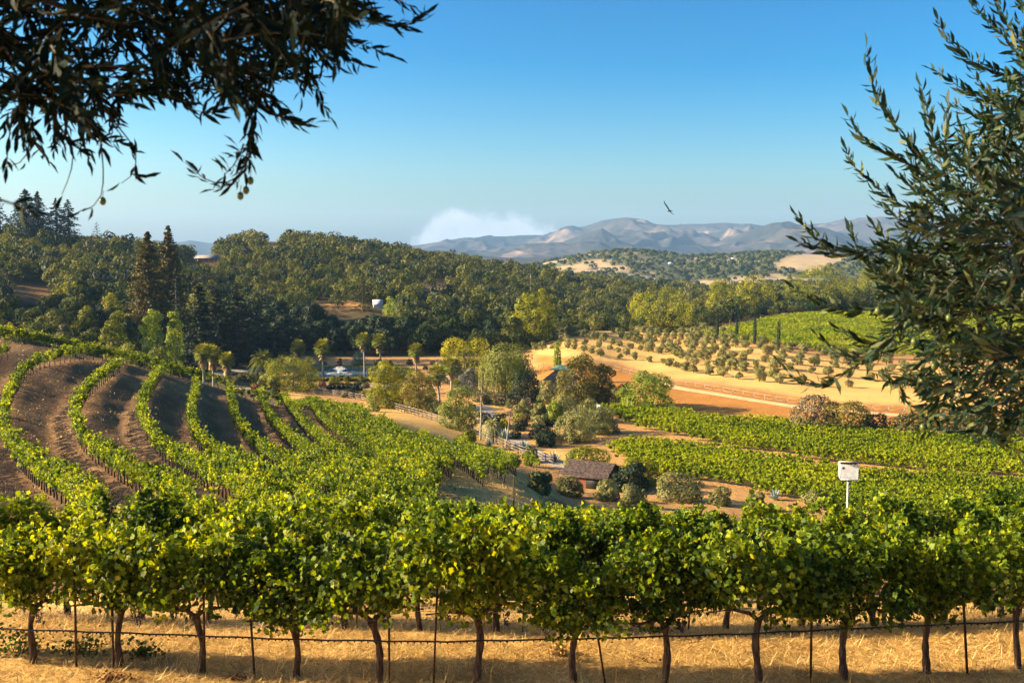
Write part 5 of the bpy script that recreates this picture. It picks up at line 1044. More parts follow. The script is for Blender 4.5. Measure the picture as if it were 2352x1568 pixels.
# ------------------------------------------------------------------ pond, lane, paths
m_path = surf('pale_gravel', (0.34, 0.26, 0.18), (0.46, 0.37, 0.27), 1.5, 0.95, 0.2)
m_lane = surf('worn_gravel_lane', (0.36, 0.28, 0.20), (0.50, 0.40, 0.30), 1.2, 0.9, 0.2)
m_strawpath = surf('bleached_track', (0.56, 0.36, 0.15), (0.70, 0.48, 0.24), 1.2, 0.95, 0.2)
mw, t_, o_ = newmat('pond_water'); pw = N(t_, 'ShaderNodeBsdfPrincipled', Roughness=0.08); pw.inputs['Base Color'].default_value = (0.10, 0.13, 0.13, 1); pw.inputs['IOR'].default_value = 1.33
nw = N(t_, 'ShaderNodeTexNoise', Scale=1.6, Detail=4.0); gw = N(t_, 'ShaderNodeNewGeometry'); t_.links.new(gw.outputs['Position'], nw.inputs['Vector']); bw = N(t_, 'ShaderNodeBump', Strength=1.0, Distance=0.15); t_.links.new(nw.outputs[0], bw.inputs['Height']); t_.links.new(bw.outputs[0], pw.inputs['Normal']); t_.links.new(pw.outputs[0], o_.inputs[0])
pz = max(G(a, b, y0=148)[2] for a, b in [(745, 862), (800, 866), (870, 866), (900, 850), (760, 848), (830, 843)]) + 0.12
ppts = [(700, 866), (740, 869), (775, 866), (810, 866), (850, 868), (890, 868), (930, 862), (940, 852), (915, 844), (880, 842), (830, 843), (790, 842), (750, 845), (705, 852)]
pw_ = np.array([[upx(a)*(-pz/tpy(b)), -pz/tpy(b)] for a, b in ppts]); pcn = pw_.mean(0); rg = smooth(np.vstack([pw_, pw_[:1]]), it=2)[:-1]; g = Geo(); V = np.c_[np.vstack([rg, rg*0.5 + pcn*0.5, pcn[None]]), np.full(2*len(rg)+1, pz)]; m = len(rg)
g.add(V, [(i, (i+1) % m, m+(i+1) % m, m+i) for i in range(m)]); g.add(V, [(m+i, m+(i+1) % m, 2*m) for i in range(m)])
pond = inst(g.mesh('pond', mw), 'pond'); pond['kind'] = 'structure'
# grassy rim of the pond
g = Geo(); r = rng; i = r.integers(0, m, 9000); f_ = r.random(9000)[:, None]; Q = rg[i]*(1-f_) + rg[(i+1) % m]*f_; out = Q + (Q - pcn)/np.linalg.norm(Q - pcn, axis=1)[:, None]*np.abs(r.normal(size=(9000, 1)))*1.3
P_ = np.c_[out, np.maximum(hz(out[:, 0], out[:, 1]), pz) + 0.05 + 0.1*r.random(9000)]; nn = unit(9000, r) + [0, 0, 0.3]; nn /= np.linalg.norm(nn, axis=1)[:, None]; leaves(g, P_, nn, 0.3, rnd=r.random(9000), axis=np.tile([0, 0, 1.0], (9000, 1)) + 0.4*unit(9000, r), r=r)
tag(inst(g.mesh('pond_grass', m_yel), 'pond_grass'), 'green and yellow grass growing round the edge of the pond', 'grass', None, 'stuff')
# fountain
m_spray, t_, o_ = newmat('fountain_spray'); d_ = N(t_, 'ShaderNodeBsdfDiffuse'); d_.inputs[0].default_value = (0.9, 0.92, 0.95, 1); tl = N(t_, 'ShaderNodeBsdfTranslucent'); tl.inputs[0].default_value = (0.85, 0.9, 0.95, 1); mx = N(t_, 'ShaderNodeMixShader'); t_.links.new(d_.outputs[0], mx.inputs[1]); t_.links.new(tl.outputs[0], mx.inputs[2]); t_.links.new(mx.outputs[0], o_.inputs[0])
fy = -pz/tpy(858.5); fx = upx(781)*fy; e_ = empty('fountain', (fx, fy, pz)); g = Geo(); n = 5200; r = np.random.default_rng(5); a = r.random(n)*6.283; vv = r.uniform(0.25, 1.0, n); Rr = 3.2; t = r.random(n); t = t**1.7; rad = 0.12 + 1.9*t*vv; zz = 2.1*t**0.8*(1.15 - 0.35*vv) - 1.6*np.clip(t-0.55, 0, 1)**2*vv
P_ = np.stack([rad*np.cos(a), rad*np.sin(a), zz + 0.05], 1) + 0.04*r.normal(size=(n, 3)); leaves(g, P_, unit(n, r), 0.085, r=r); inst(g.mesh('spray', m_spray), 'spray', e_)
g = Geo(); n = 3800; a = r.random(n)*6.283; rr = 3.15 + 0.22*r.normal(size=n); P_ = np.stack([rr*np.cos(a), rr*np.sin(a), 0.03 + 0.1*r.random(n)], 1); leaves(g, P_, unit(n, r)*[.4, .4, 1] + [0, 0, .3], 0.16, r=r); inst(g.mesh('foam_ring', m_spray), 'foam_ring', e_)
g = Geo(); tube(g, [(0, 0, -0.1), (0, 0, 0.12)], 0.35, 12); inst(g.mesh('float', m_hose, True), 'float', e_)
tag(e_, 'white fountain spraying in the pond with a ring of foam', 'fountain')
m_white = surf('white_paint', (0.62, 0.62, 0.62), (0.78, 0.78, 0.78), 6, 0.6, 0.05)
py_ = -pz/tpy(863); px_ = upx(843)*py_; g = Geo(); tube(g, [(px_, py_, pz-0.3), (px_, py_, pz+1.3)], 0.11, 8); tube(g, [(px_, py_, pz+1.3), (px_, py_, pz+1.42)], [0.2, 0.16], 8)
tag(inst(g.mesh('marker_post', m_white, True), 'marker_post'), 'white marker post standing in the pond right of the fountain', 'post')
tag(drape('path', [(640, 834), (720, 836), (800, 836), (870, 835), (920, 838)], 1.6, m_path, y0=148), None, None)
tag(drape('lane', [(520, 893), (600, 893), (680, 888), (760, 887), (830, 886), (880, 884), (930, 878)], 1.7, m_path, y0=148), None, None)
tag(drape('road', [(490, 862), (540, 852), (600, 848), (640, 846)], 2.0, m_lane, y0=180), None, None)
tag(drape('driveway', [(1100, 930), (1115, 950), (1125, 975), (1215, 1035), (1270, 1062), (1330, 1082), (1390, 1110)], 2.0, m_lane, y0=130), None, None)
tag(drape('track', [(1470, 868), (1560, 893), (1700, 915), (1850, 938), (2060, 955), (2400, 968)], 1.5, m_strawpath, lift=0.09, y0=195), None, None)
tag(drape('footpath', [(1480, 942), (1540, 950), (1600, 957), (1680, 962)], 1.0, m_path, lift=0.09, y0=180), None, None)

# ------------------------------------------------------------------ buildings
m_shingle = surf('dark_shingles', (0.045, 0.032, 0.03), (0.17, 0.12, 0.10), 3.0, 0.9, 0.8, (1, 1, 3), lo=0.4, hi=0.6)
m_redwood = surf('red_brown_boards', (0.16, 0.06, 0.035), (0.27, 0.11, 0.06), 4, 0.8, 0.3, (4, 4, 0.3))
m_tile = surf('brown_tiles', (0.13, 0.085, 0.06), (0.25, 0.17, 0.12), 3, 0.9, 0.4, (1, 1, 4))
m_greenroof = surf('green_metal_roof', (0.13, 0.24, 0.15), (0.18, 0.31, 0.20), 2, 0.7, 0.0)
m_cream = surf('cream_wall', (0.45, 0.36, 0.27), (0.58, 0.48, 0.37), 2, 0.8, 0.1)
m_darkopen = surf('dark_opening', (0.01, 0.01, 0.01), (0.02, 0.02, 0.02), 2, 0.6, 0.0)
m_glass = surf('window_glass', (0.03, 0.04, 0.05), (0.06, 0.07, 0.08), 2, 0.1, 0.0, spec=0.6)
m_greyroof = surf('grey_roof', (0.20, 0.17, 0.16), (0.34, 0.28, 0.26), 1.5, 0.9, 0.1)
def gable(name, p, rz, L_, W_, hw, hr, label, wm, rm, over=0.6, cat='house', shingles=False, doors=(), windows=()):
    """house with walls and gable ends, two roof slabs; ridge along local x"""
    e_ = empty(name, p, rz); g = Geo(); a, b = L_/2, W_/2
    V = [(-a, -b, -.4), (a, -b, -.4), (a, b, -.4), (-a, b, -.4), (-a, -b, hw), (a, -b, hw), (a, b, hw), (-a, b, hw), (-a, 0, hr), (a, 0, hr)]
    g.add(V, [(0, 1, 5, 4), (2, 3, 7, 6)]); g.add(V, [(1, 2, 6, 9, 5), (3, 0, 4, 8, 7)]); inst(g.mesh('wall', wm), 'wall', e_)
    for sg in (-1, 1):
        g = Geo(); sl_ = (hr-hw)/b; eb = b + over; ez = hw - over*sl_; th = 0.14
        V = [(-a-over, sg*eb, ez+.05), (a+over, sg*eb, ez+.05), (a+over, 0, hr+.05), (-a-over, 0, hr+.05)]; V += [(x_, y_, z_+th) for x_, y_, z_ in V]; g.add(V, [(0, 1, 2, 3), (4, 5, 6, 7), (0, 1, 5, 4), (1, 2, 6, 5), (2, 3, 7, 6), (3, 0, 4, 7)])
        if shingles:
            nr, nc = 16, 34; r = np.random.default_rng(9)
            for i in range(nr):
                for j in range(nc):
                    t0 = i/nr; yb = sg*(eb - t0*eb); zb = ez + (hr-ez)*t0 + th + .06; x0 = -a-over + (j + 0.5*(i % 2))*(L_+2*over)/nc; ww = (L_+2*over)/nc*r.uniform(0.75, 0.98); ll = eb/nr*1.25; lf = r.uniform(0.01, 0.07)
                    g.add([(x0, yb, zb+lf), (x0+ww, yb, zb+lf*r.uniform(.4, 1.4)), (x0+ww, yb - sg*ll, zb + (hr-ez)/nr*1.25), (x0, yb - sg*ll, zb + (hr-ez)/nr*1.25)], [(0, 1, 2, 3)], r.random())
        inst(g.mesh('roof', rm), 'roof', e_)
    for (x0, z0, ww, hh, side) in windows:
        f = Geo(); y0 = side*(b + 0.03); box(f, (x0, y0, z0), (ww+.16, 0.06, hh+.16)); fo = inst(f.mesh('window', m_white), 'window', e_); q = Geo(); box(q, (x0, y0 + side*0.035, z0), (ww, 0.03, hh)); inst(q.mesh('pane', m_glass), 'pane', fo)
    for (x0, ww, hh, side) in doors:
        f = Geo(); box(f, (x0, side*(b+.03), hh/2), (ww, 0.07, hh)); inst(f.mesh('door', m_darkopen), 'door', e_)
    return tag(e_, label, cat)
p = G(1362, 1120, y0=100); p = np.array([p[0], p[1]+2.0, Z(p[0], p[1]+2.0)])
gable('shingled_shed', p, R(-28), 6.0, 5.4, 1.9, 3.2, 'old dark shingle-roofed shed with red-brown boards half smothered by vine thicket', m_redwood, m_shingle, 0.5, 'shed', True, doors=((1.5, 2.4, 2.0, -1),))
# pavilion with cupola roof
p = at(1290, 236); ztop = -tpy(838)*236; hh = ztop - p[2]
e_ = empty('pavilion', p, R(-14)); g = Geo(); a, b = 3.1, 2.6
for sx in (-1, 0, 1):
    for sy in (-1, 1): q = Geo(); bar(q, (sx*a*0.85, sy*b*0.85, -0.3), (sx*a*0.85, sy*b*0.85, hh*0.5), 0.2, 0.2); inst(q.mesh('post', m_cream), 'post', e_)
def hip(gm, a0, b0, z0, a1, b1, z1, th=0.12): 
    V = [(-a0, -b0, z0), (a0, -b0, z0), (a0, b0, z0), (-a0, b0, z0), (-a1, -b1, z1), (a1, -b1, z1), (a1, b1, z1), (-a1, b1, z1)]; gm.add(V, [(0, 1, 5, 4), (1, 2, 6, 5), (2, 3, 7, 6), (3, 0, 4, 7), (4, 5, 6, 7)]); gm.add([(x_, y_, z_-th) for x_, y_, z_ in V[:4]], [(3, 2, 1, 0)])
hip(g, a*1.25, b*1.3, hh*0.5, a*0.55, b*0.5, hh*0.78); inst(g.mesh('lower_roof', m_tile), 'lower_roof', e_); g = Geo(); box(g, (0, 0, hh*0.80), (a*1.0, b*0.9, hh*0.1)); inst(g.mesh('cupola_wall', m_cream), 'cupola_wall', e_)
g = Geo(); hip(g, a*0.78, b*0.75, hh*0.86, a*0.3, 0.05, hh); inst(g.mesh('upper_roof', m_greenroof), 'upper_roof', e_); g = Geo(); box(g, (0, 0, hh*0.2), (a*1.6, b*1.5, hh*0.42)); inst(g.mesh('wall', m_cream), 'wall', e_)
tag(e_, 'small pavilion with brown tiled lower roof and green upper roof beside the bronze tree', 'pavilion')
def house_at(px, Y, pytop, wpx, rz, label, wm, rm, name='house', asp=0.6, win=True):
    p = HOUSES[Y].copy() if Y in HOUSES else at(px, Y); Y = p[1]; L_ = wpx/F*Y; H_ = max(3.4, min(L_*0.3, -tpy(pytop)*Y - p[2])); hw = H_*0.6
    return gable(name, p, rz, L_, L_*asp, hw, H_, label, wm, rm, 0.4, 'house', windows=[(x_*L_, hw*0.55, L_*0.08, hw*0.35, -1) for x_ in (-.35, -.12, .12, .35)] if win else ())
house_at(1592, 'a', 654, 34, R(8), 'long white low house between the trees right of centre', m_white, m_white, 'white_house')
house_at(1360, 'b', 611, 24, R(-10), 'small pale house with brown roof on the wooded ridge', m_cream, m_tile, 'ridge_house')
house_at(482, 'c', 584, 56, R(-6), 'long shadowed house with grey-brown roof among the oaks on the left ridge', m_redwood, m_greyroof, 'wooded_house')
house_at(868, 'd', 714, 20, R(12), 'small white trailer half hidden in the trees above the fountain', m_white, m_white, 'trailer', 0.4, False)
house_at(1538, 1900, 592, 10, R(10), 'tiny white house on the hazy hill, left', m_white, m_white, 'distant_house'); house_at(1680, 2050, 595, 9, R(-10), 'tiny white house on the hazy hill, right', m_white, m_white, 'distant_house')
# poles
def upole(px, Y, pyt, label, name='utility_pole', h=None):
    p = at(px, Y); H = -tpy(pyt)*Y - p[2]; e_ = empty(name, p); g = Geo(); tube(g, [(0, 0, -0.5), (0, 0, H)], [0.18, 0.12], 6); inst(g.mesh('pole', m_palebark, True), 'pole', e_); g = Geo(); bar(g, (-1.1, 0, H-0.7), (1.1, 0, H-0.7), 0.12, 0.14); inst(g.mesh('crossarm', m_wood), 'crossarm', e_); g = Geo(); tube(g, [(0.35, -.2, H-2.4), (0.35, -.2, H-1.4)], 0.28, 8); inst(g.mesh('transformer', m_greyroof, True), 'transformer', e_); return tag(e_, label, 'utility pole')
upole(911, 392, 703, 'grey utility pole with transformer between the bright green and rusty trees')
upole(1218, 560, 627, 'utility pole on the wooded slope above the orchard, right of the ridge'); upole(1236, 440, 665, 'short utility pole just above the trees left of the orchard hill')
# little nest box at the lawn, owl box in front
def nestbox(p, w_, h_, d_, polelen, label, name, rz, seed, pole_r=0.022):
    e_ = empty(name, p, rz); z0 = polelen; g = Geo()
    x0, x1 = -w_/2, w_/2; y0, y1 = -d_/2, d_/2
    hc = Vector((x0 + w_*0.17, y0, z0 + h_*0.74)); hr_ = w_*0.088; n = 20      # entrance: a real hole in the front board
    ring = [(hc.x + hr_*math.cos(t), y0, hc.z + hr_*math.sin(t)) for t in np.arange(n)*2*math.pi/n]; sq = []
    for t in np.arange(n)*2*math.pi/n:
        c, s = math.cos(t), math.sin(t); ks = [((x1-hc.x)/c if c > 1e-6 else (x0-hc.x)/c if c < -1e-6 else 9e9), ((z0+h_-hc.z)/s if s > 1e-6 else (z0-hc.z)/s if s < -1e-6 else 9e9)]; k = min(ks); sq.append((hc.x + k*c, y0, hc.z + k*s))
    # add corners by splitting front into hole-square patch and the remainder
    V = ring + sq; g.add(V, [(i, (i+1) % n, n+(i+1) % n, n+i) for i in range(n)])
    for cx_, cz_ in ((x0, z0), (x1, z0), (x1, z0+h_), (x0, z0+h_)):
        ang = math.atan2(cz_-hc.z, cx_-hc.x) % (2*math.pi); i = int(ang/(2*math.pi/n)) % n; g.add([sq[i], (cx_, y0, cz_), sq[(i+1) % n]], [(0, 1, 2)])
    inner = [(a_, y0+0.03, b_) for a_, _, b_ in ring]; g.add(ring + inner, [(i, (i+1) % n, n+(i+1) % n, n+i) for i in range(n)]); inst(g.mesh('front_board', m_box), 'front_board', e_)
    g = Geo(); box(g, (x0-0.008, 0, z0+h_/2), (0.016, d_, h_)); inst(g.mesh('side_board', m_box), 'side_board', e_); g = Geo(); box(g, (x1+0.008, 0, z0+h_/2), (0.016, d_, h_)); inst(g.mesh('side_board', m_box), 'side_board', e_)
    g = Geo(); box(g, (0, y1+.008, z0+h_/2), (w_, 0.016, h_)); box(g, (0, 0, z0-0.01), (w_, d_, 0.02)); inst(g.mesh('back_board', m_box), 'back_board', e_)
    g = Geo(); box(g, (0.012, -0.03, z0+h_+0.035), (w_*1.14, d_*1.35+0.06, 0.022), tilt=[[1, 0, 0], [0, .9781, .2079], [0, -.2079, .9781]]); inst(g.mesh('lid', m_lid), 'lid', e_); g = Geo(); tube(g, [(0, 0, -0.3), (0, 0, z0-0.09)], pole_r, 10); inst(g.mesh('pole', m_polep, True), 'pole', e_); g = Geo(); tube(g, [(0, 0, z0-0.1), (0, 0, z0)], pole_r*0.8, 8); inst(g.mesh('bracket', m_hose, True), 'bracket', e_)
    return tag(e_, label, 'nest box')
m_box = surf('weathered_white_box', (0.48, 0.50, 0.53), (0.64, 0.66, 0.69), 9, 0.7, 0.2, lo=0.3, hi=0.6); m_lid = surf('box_lid_edge', (0.5, 0.42, 0.3), (0.7, 0.6, 0.45), 8, 0.7, 0.1); m_polep = surf('pale_pole', (0.55, 0.56, 0.6), (0.7, 0.7, 0.72), 8, 0.5, 0.0)
Yb = 24.0; pb_ = at(1957, Yb); zb = -tpy(1097)*Yb; pxm = Yb/F
nestbox((pb_[0], Yb, pb_[2]), 38*pxm, 35*pxm, 0.36, zb - pb_[2], 'white wooden owl nest box with round hole on a pale pole', 'nest_box', R(-13), 1, 0.024)
Yb = Yof(1377, 975); pb_ = at(1377, Yb); nestbox((pb_[0], Yb, pb_[2]), 0.7, 0.6, 0.5, -tpy(950)*Yb - pb_[2] + 1.2, 'small grey-blue box on a pole among the lawn olive trees', 'bird_box', R(-30), 2, 0.05)

# ------------------------------------------------------------------ bird
Yv = 75.0; s_ = Yv/F; bc = np.array([upx(1532)*Yv, Yv, -tpy(484)*Yv])
def bp_(dx, dy, dz): return np.array([dx*s_, dz, -dy*s_])
m_bird, t_, o_ = newmat('vulture_plumage'); at_ = N(t_, 'ShaderNodeAttribute', attribute_name='rnd'); rp = N(t_, 'ShaderNodeValToRGB'); t_.links.new(at_.outputs['Fac'], rp.inputs[0]); rp.color_ramp.elements[0].color = (0.02, 0.016, 0.012, 1); rp.color_ramp.elements[1].color = (0.52, 0.46, 0.36, 1); pp = N(t_, 'ShaderNodeBsdfPrincipled', Roughness=0.8); t_.links.new(rp.outputs[0], pp.inputs['Base Color']); t_.links.new(pp.outputs[0], o_.inputs[0])
g = Geo(); tube(g, [bp_(-4.5, 2.2, 0), bp_(-2.8, 1.2, 0), bp_(0, 0.4, 0), bp_(3.0, 0.6, 0), bp_(4.6, 0.7, 0), bp_(5.8, 0.4, 0)], np.array([0.25, 0.95, 1.9, 1.5, 0.7, 0.5])*s_, 8, 0.0)
tube(g, [bp_(5.8, 0.4, 0), bp_(7.0, 0.2, 0), bp_(8.0, 0.9, 0)], np.array([0.7, 0.8, 0.15])*s_, 7, 0.15)
def wing(pts, w1, w0):
    # leading edge points (dx, dy, dz), chord widths; dark coverts and pale flight feathers; finger tips
    P_ = np.array([bp_(*q) for q in pts]); n = len(P_); C_1 = P_ + np.array([bp_(*c) for c in w0]); C_2 = P_ + np.array([bp_(*c) for c in w1]); th = np.array([0, 0.03, 0])
    g.add(np.vstack([P_, C_1]), [(i, i+1, n+i+1, n+i) for i in range(n-1)], 0.0); g.add(np.vstack([C_1, C_2]), [(i, i+1, n+i+1, n+i) for i in range(n-1)], 0.95)
    g.add(np.vstack([P_+th, C_2+th]), [(i, i+1, n+i+1, n+i) for i in range(n-1)], 0.0)
wing([(-1, 0, 0), (-4.5, -4.5, -.1), (-8.5, -9.5, -.2), (-11.6, -14.5, -.15), (-12.6, -19.5, 0), (-11.6, -24, .1)], [(3.6, -1.6, .25), (4.4, -1.6, .3), (4.4, -1.9, .3), (3.4, -1.9, .25), (2.4, -1.0, .2), (0.5, -0.6, .05)], [(1.7, -0.6, .1), (1.6, -0.6, .1), (1.4, -0.6, .1), (1.0, -0.5, .1), (0.9, -0.3, .1), (0.3, -0.3, .02)])
wing([(1, 1.5, 0), (4, 4.5, .1), (7.5, 7.0, .2), (11, 8.0, .3), (14.5, 9.0, .35)], [(1.6, -2.2, .3), (2.2, -2.0, .35), (1.8, -1.6, .3), (1.0, -1.1, .2), (0.3, -0.1, .05)], [(1.3, -1.9, .2), (1.9, -1.7, .25), (1.6, -1.4, .25), (0.9, -1.0, .15), (0.2, -0.1, .03)])
o = inst(g.mesh('soaring_vulture', m_bird, False), 'soaring_vulture', loc=bc); tag(o, 'dark vulture banking in the blue sky with pale flight feathers', 'bird')

# ------------------------------------------------------------------ near olive trees
LEAFO = np.array([[-0.5, 0], [-0.22, -0.09], [0.1, -0.11], [0.5, 0.0], [0.1, 0.11], [-0.22, 0.09]])
def P3(px, py, D): 
    return np.array([upx(px, py)*D, D, -tpy(py)*D])
class Olive:
    def __init__(s, seed, mat): s.mat = mat; s.r = np.random.default_rng(seed); s.tw = Geo(); s.lf = Geo(); s.fr = []
    def twig(s, P_, ll=0.064, sp=0.016, r0=0.0028, start=0.05, dens=1.0, ang=0.55, up=0.0):
        r = s.r; P_ = smooth(np.array(P_, float), it=2); d = np.concatenate([[0], np.cumsum(np.linalg.norm(np.diff(P_, axis=0), axis=1))]); L_ = d[-1]
        if L_ < 0.02: return
        Q = np.array([[np.interp(q, d, P_[:, c]) for c in range(3)] for q in np.linspace(0, L_, max(4, int(L_/0.03)))]); tube(s.tw, Q, np.linspace(r0, r0*0.4, len(Q)), 5, 0.5, False)
        T = np.gradient(P_, axis=0); T /= np.linalg.norm(T, axis=1)[:, None] + 1e-9; rot = r.random()*6.28; C_, A_, N_, S_, Rn = [], [], [], [], []
        n = int((L_*(1-start))/sp)
        for i in range(n):
            q = L_*start + i*sp + r.uniform(-.2, .2)*sp
            if r.random() > dens: continue
            b = np.array([np.interp(q, d, P_[:, c]) for c in range(3)]); t = np.array([np.interp(q, d, T[:, c]) for c in range(3)]); t /= np.linalg.norm(t); rot += math.pi/2 + r.normal()*0.25
            a1 = np.cross(t, [0.3, 0.2, 1]); a1 /= np.linalg.norm(a1); a2 = np.cross(t, a1)
            for sg in (1, -1):
                if r.random() < 0.08: continue
                o_ = (a1*math.cos(rot) + a2*math.sin(rot))*sg; th = ang + r.normal()*0.18; dr = t*math.cos(th) + o_*math.sin(th) + np.array([0, 0, up]); dr /= np.linalg.norm(dr)
                l = ll*r.uniform(0.65, 1.15)*(1 - 0.35*(q/L_)**3); nn = np.cross(dr, np.cross(o_, t)) ; nn = nn/np.linalg.norm(nn) + 0.45*r.normal(size=3); nn /= np.linalg.norm(nn)
                C_.append(b + dr*l*0.5); A_.append(dr); N_.append(nn); S_.append(l); Rn.append(r.random())
        if q is not None and n > 0:
            C_.append(P_[-1] + T[-1]*ll*0.4); A_.append(T[-1]); N_.append(np.cross(T[-1], r.normal(size=3))); S_.append(ll*0.8); Rn.append(0.5)
        if C_: 
            N_ = np.array(N_); N_ /= np.linalg.norm(N_, axis=1)[:, None] + 1e-9; mi = 0
            leaves(s.lf, np.array(C_), N_, np.array(S_)*1.0, LEAFO, np.array(Rn), axis=np.array(A_), bend=0.12, r=r, mi=0)
    def olive(s, p, rr=0.0095):
        r = s.r; th = np.linspace(0, np.pi, 7); ph = np.arange(8)*2*np.pi/8; V = np.array([[rr*math.sin(a)*math.cos(b), rr*math.sin(a)*math.sin(b), rr*1.25*math.cos(a)] for a in th for b in ph]) + p; q = Geo(); s.fr.append(q); q.add(V, [(i*8+j, i*8+(j+1) % 8, (i+1)*8+(j+1) % 8, (i+1)*8+j) for i in range(6) for j in range(8)]); tube(s.tw, [p + [0, 0, rr*1.2], p + [0.003, 0, rr*1.2+0.018]], 0.001, 4, 0.5, False)
    def finish(s, base, label, trunk):
        e_ = empty('olive_tree', base); b = np.array(base); loc = tuple(-b)
        inst(s.tw.mesh('twigs', m_oliveb), 'twigs', e_, loc=loc); inst(s.lf.mesh('foliage', s.mat), 'foliage', e_, loc=loc); [inst(q.mesh('olive_fruit', m_olivefruit, True), 'olive_fruit', e_, loc=loc) for q in s.fr]
        g = Geo()
        for P_, rr in trunk: tube(g, smooth(P_, it=2), np.interp(np.linspace(0, 1, len(smooth(P_, it=2))), np.linspace(0, 1, len(rr)), rr), 9)
        inst(g.mesh('trunk', m_oliveb, True), 'trunk', e_, loc=loc); return tag(e_, label, 'olive tree')
# --- left tree: branches hang in from the upper left
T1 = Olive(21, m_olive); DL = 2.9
lo = lambda x: np.interp(x, [-200, 0, 60, 140, 230, 300, 340, 380, 430, 500, 560, 620, 680, 760, 800, 850, 900, 960], [330, 335, 355, 350, 325, 290, 255, 215, 240, 255, 250, 245, 240, 215, 110, 95, 70, 40])
for i in range(420):
    x0 = T1.r.uniform(-260, 800); y0 = T1.r.uniform(-330, 230) if x0 < 600 else T1.r.uniform(-330, 80); D = DL + T1.r.normal()*0.45; a = R(T1.r.normal()*62 + (70 if x0 < 500 else 45)); ln = T1.r.uniform(120, 260)
    x1 = x0 + ln*math.cos(a); y1 = y0 + ln*math.sin(a); lim = lo(x1) - 8 - abs(T1.r.normal())*18
    if y1 > lim: f_ = (lim - y0)/(y1 - y0 + 1e-6); x1 = x0 + (x1-x0)*max(f_, 0.05); y1 = lim
    if math.hypot(x1-x0, y1-y0) < 45 or y1 < y0 - 60: continue
    if x1 > 900: continue
    D1 = D + T1.r.normal()*0.1; mid = ((x0+x1)/2 + T1.r.normal()*14, (y0+y1)/2 - abs(T1.r.normal())*16)
    T1.twig([P3(x0, y0, D), P3(*mid, (D+D1)/2), P3(x1, y1, D1)], sp=0.0155)
for path, kw in [
    ([(571, 60), (575, 140), (567, 215), (578, 270), (576, 322), (571, 378), (537, 425), (498, 432)], dict(sp=0.015, start=0.3)), ([(571, 330), (560, 395), (520, 425), (470, 415), (425, 372)], dict(dens=0.45)),
    ([(585, 120), (590, 200), (583, 300), (570, 350)], dict(sp=0.012)), ([(560, 330), (545, 372), (515, 402)], dict(sp=0.009, ang=0.9, up=0.7)),
    ([(560, 20), (640, 120), (688, 150), (722, 190), (735, 235), (755, 262)], dict(sp=0.013)), ([(560, 200), (610, 250), (650, 275), (690, 284), (720, 280)], dict(sp=0.015)), ([(600, 200), (640, 250), (675, 270)], dict(sp=0.014)),
    ([(400, -60), (558, 56), (660, 78), (730, 64), (838, 43), (900, 62), (945, 56), (975, 34)], dict(start=0.4, sp=0.012, ang=0.6, up=0.15)), ([(500, -20), (620, 70), (700, 82), (782, 86), (859, 112), (900, 128)], dict(start=0.3, sp=0.014)),
    ([(700, -60), (790, -10), (850, 30), (900, 48), (935, 62)], dict(sp=0.014)), ([(860, -40), (915, 0), (950, 20)], dict(sp=0.02)), ([(700, 40), (770, 100), (800, 140), (830, 148)], dict(sp=0.016)), ([(690, 60), (740, 130), (770, 150)], dict(sp=0.014)),
    ([(230, 240), (270, 290), (305, 331), (316, 365), (305, 404), (279, 421)], dict(dens=0.25, sp=0.02)), ([(305, 400), (320, 408), (330, 406)], dict(dens=0.6)), ([(230, 300), (232, 335), (238, 387), (236, 447), (215, 475), (189, 486)], dict(dens=0.28, sp=0.022)),
    ([(150, 290), (165, 330), (170, 365), (158, 410), (142, 447)], dict(dens=0.06)), ([(90, 310), (73, 340), (45, 378), (10, 386)], dict(dens=0.35, sp=0.02)), ([(390, 200), (412, 236), (451, 258), (490, 262), (512, 248)], dict(sp=0.018)), ([(30, 250), (20, 320), (15, 380)], dict(dens=0.3)),
    ([(140, 200), (190, 290), (230, 320), (270, 328)], dict(sp=0.012)), ([(120, 250), (150, 320), (200, 345), (205, 365)], dict(sp=0.014)), ([(60, 250), (80, 330), (110, 365)], dict(sp=0.018))]:
    D = DL - 0.1 + T1.r.normal()*0.08; T1.twig([P3(a, b, D) for a, b in path], **{**dict(sp=0.0155), **kw})
T1.twig([P3(-60, 440, 1.5), P3(20, 465, 1.52), P3(70, 482, 1.55)], ll=0.05, sp=0.008, start=0.55)
for q in [(552, 450), (565, 437), (236, 462), (575, 415), (100, 250), (420, 190), (330, 200), (505, 205), (620, 190)]: T1.olive(P3(q[0], q[1], DL - 0.1))
for i in range(520):   # the rest of the crown, beyond the frame
    x0 = T1.r.uniform(-1500, -150); y0 = T1.r.uniform(-900, 330); D = T1.r.uniform(2.2, 3.6); a = T1.r.random()*6.28; ln = T1.r.uniform(150, 300)
    T1.twig([P3(x0, y0, D), P3(x0 + ln*math.cos(a)*.5, y0 + ln*math.sin(a)*.5 - 20, D), P3(x0 + ln*math.cos(a), min(330, y0 + ln*math.sin(a)), D + .1)], sp=0.022)
b0 = np.array([-3.4, 2.2, -1.8]); A_ = np.array([-2.4, 2.7, 1.2])
T1.finish(b0, 'dark olive tree hanging its shaded branches into the upper left of the view', [([b0 - [0, 0, .3], b0 + [0.2, 0.1, 1.2], b0 + [0.5, 0.3, 2.2], A_], [0.16, 0.12, 0.09, 0.07]), ([A_, P3(-120, -120, 2.9), P3(100, 10, 3.0), P3(330, 60, 3.0)], [0.05, 0.02, 0.009, 0.004]), ([A_, P3(0, -260, 2.8), P3(300, -120, 2.8), P3(600, -30, 2.9)], [0.04, 0.018, 0.009, 0.004]), ([P3(-120, -120, 2.9), P3(-20, 60, 2.8), P3(60, 180, 2.8)], [0.02, 0.01, 0.004])])
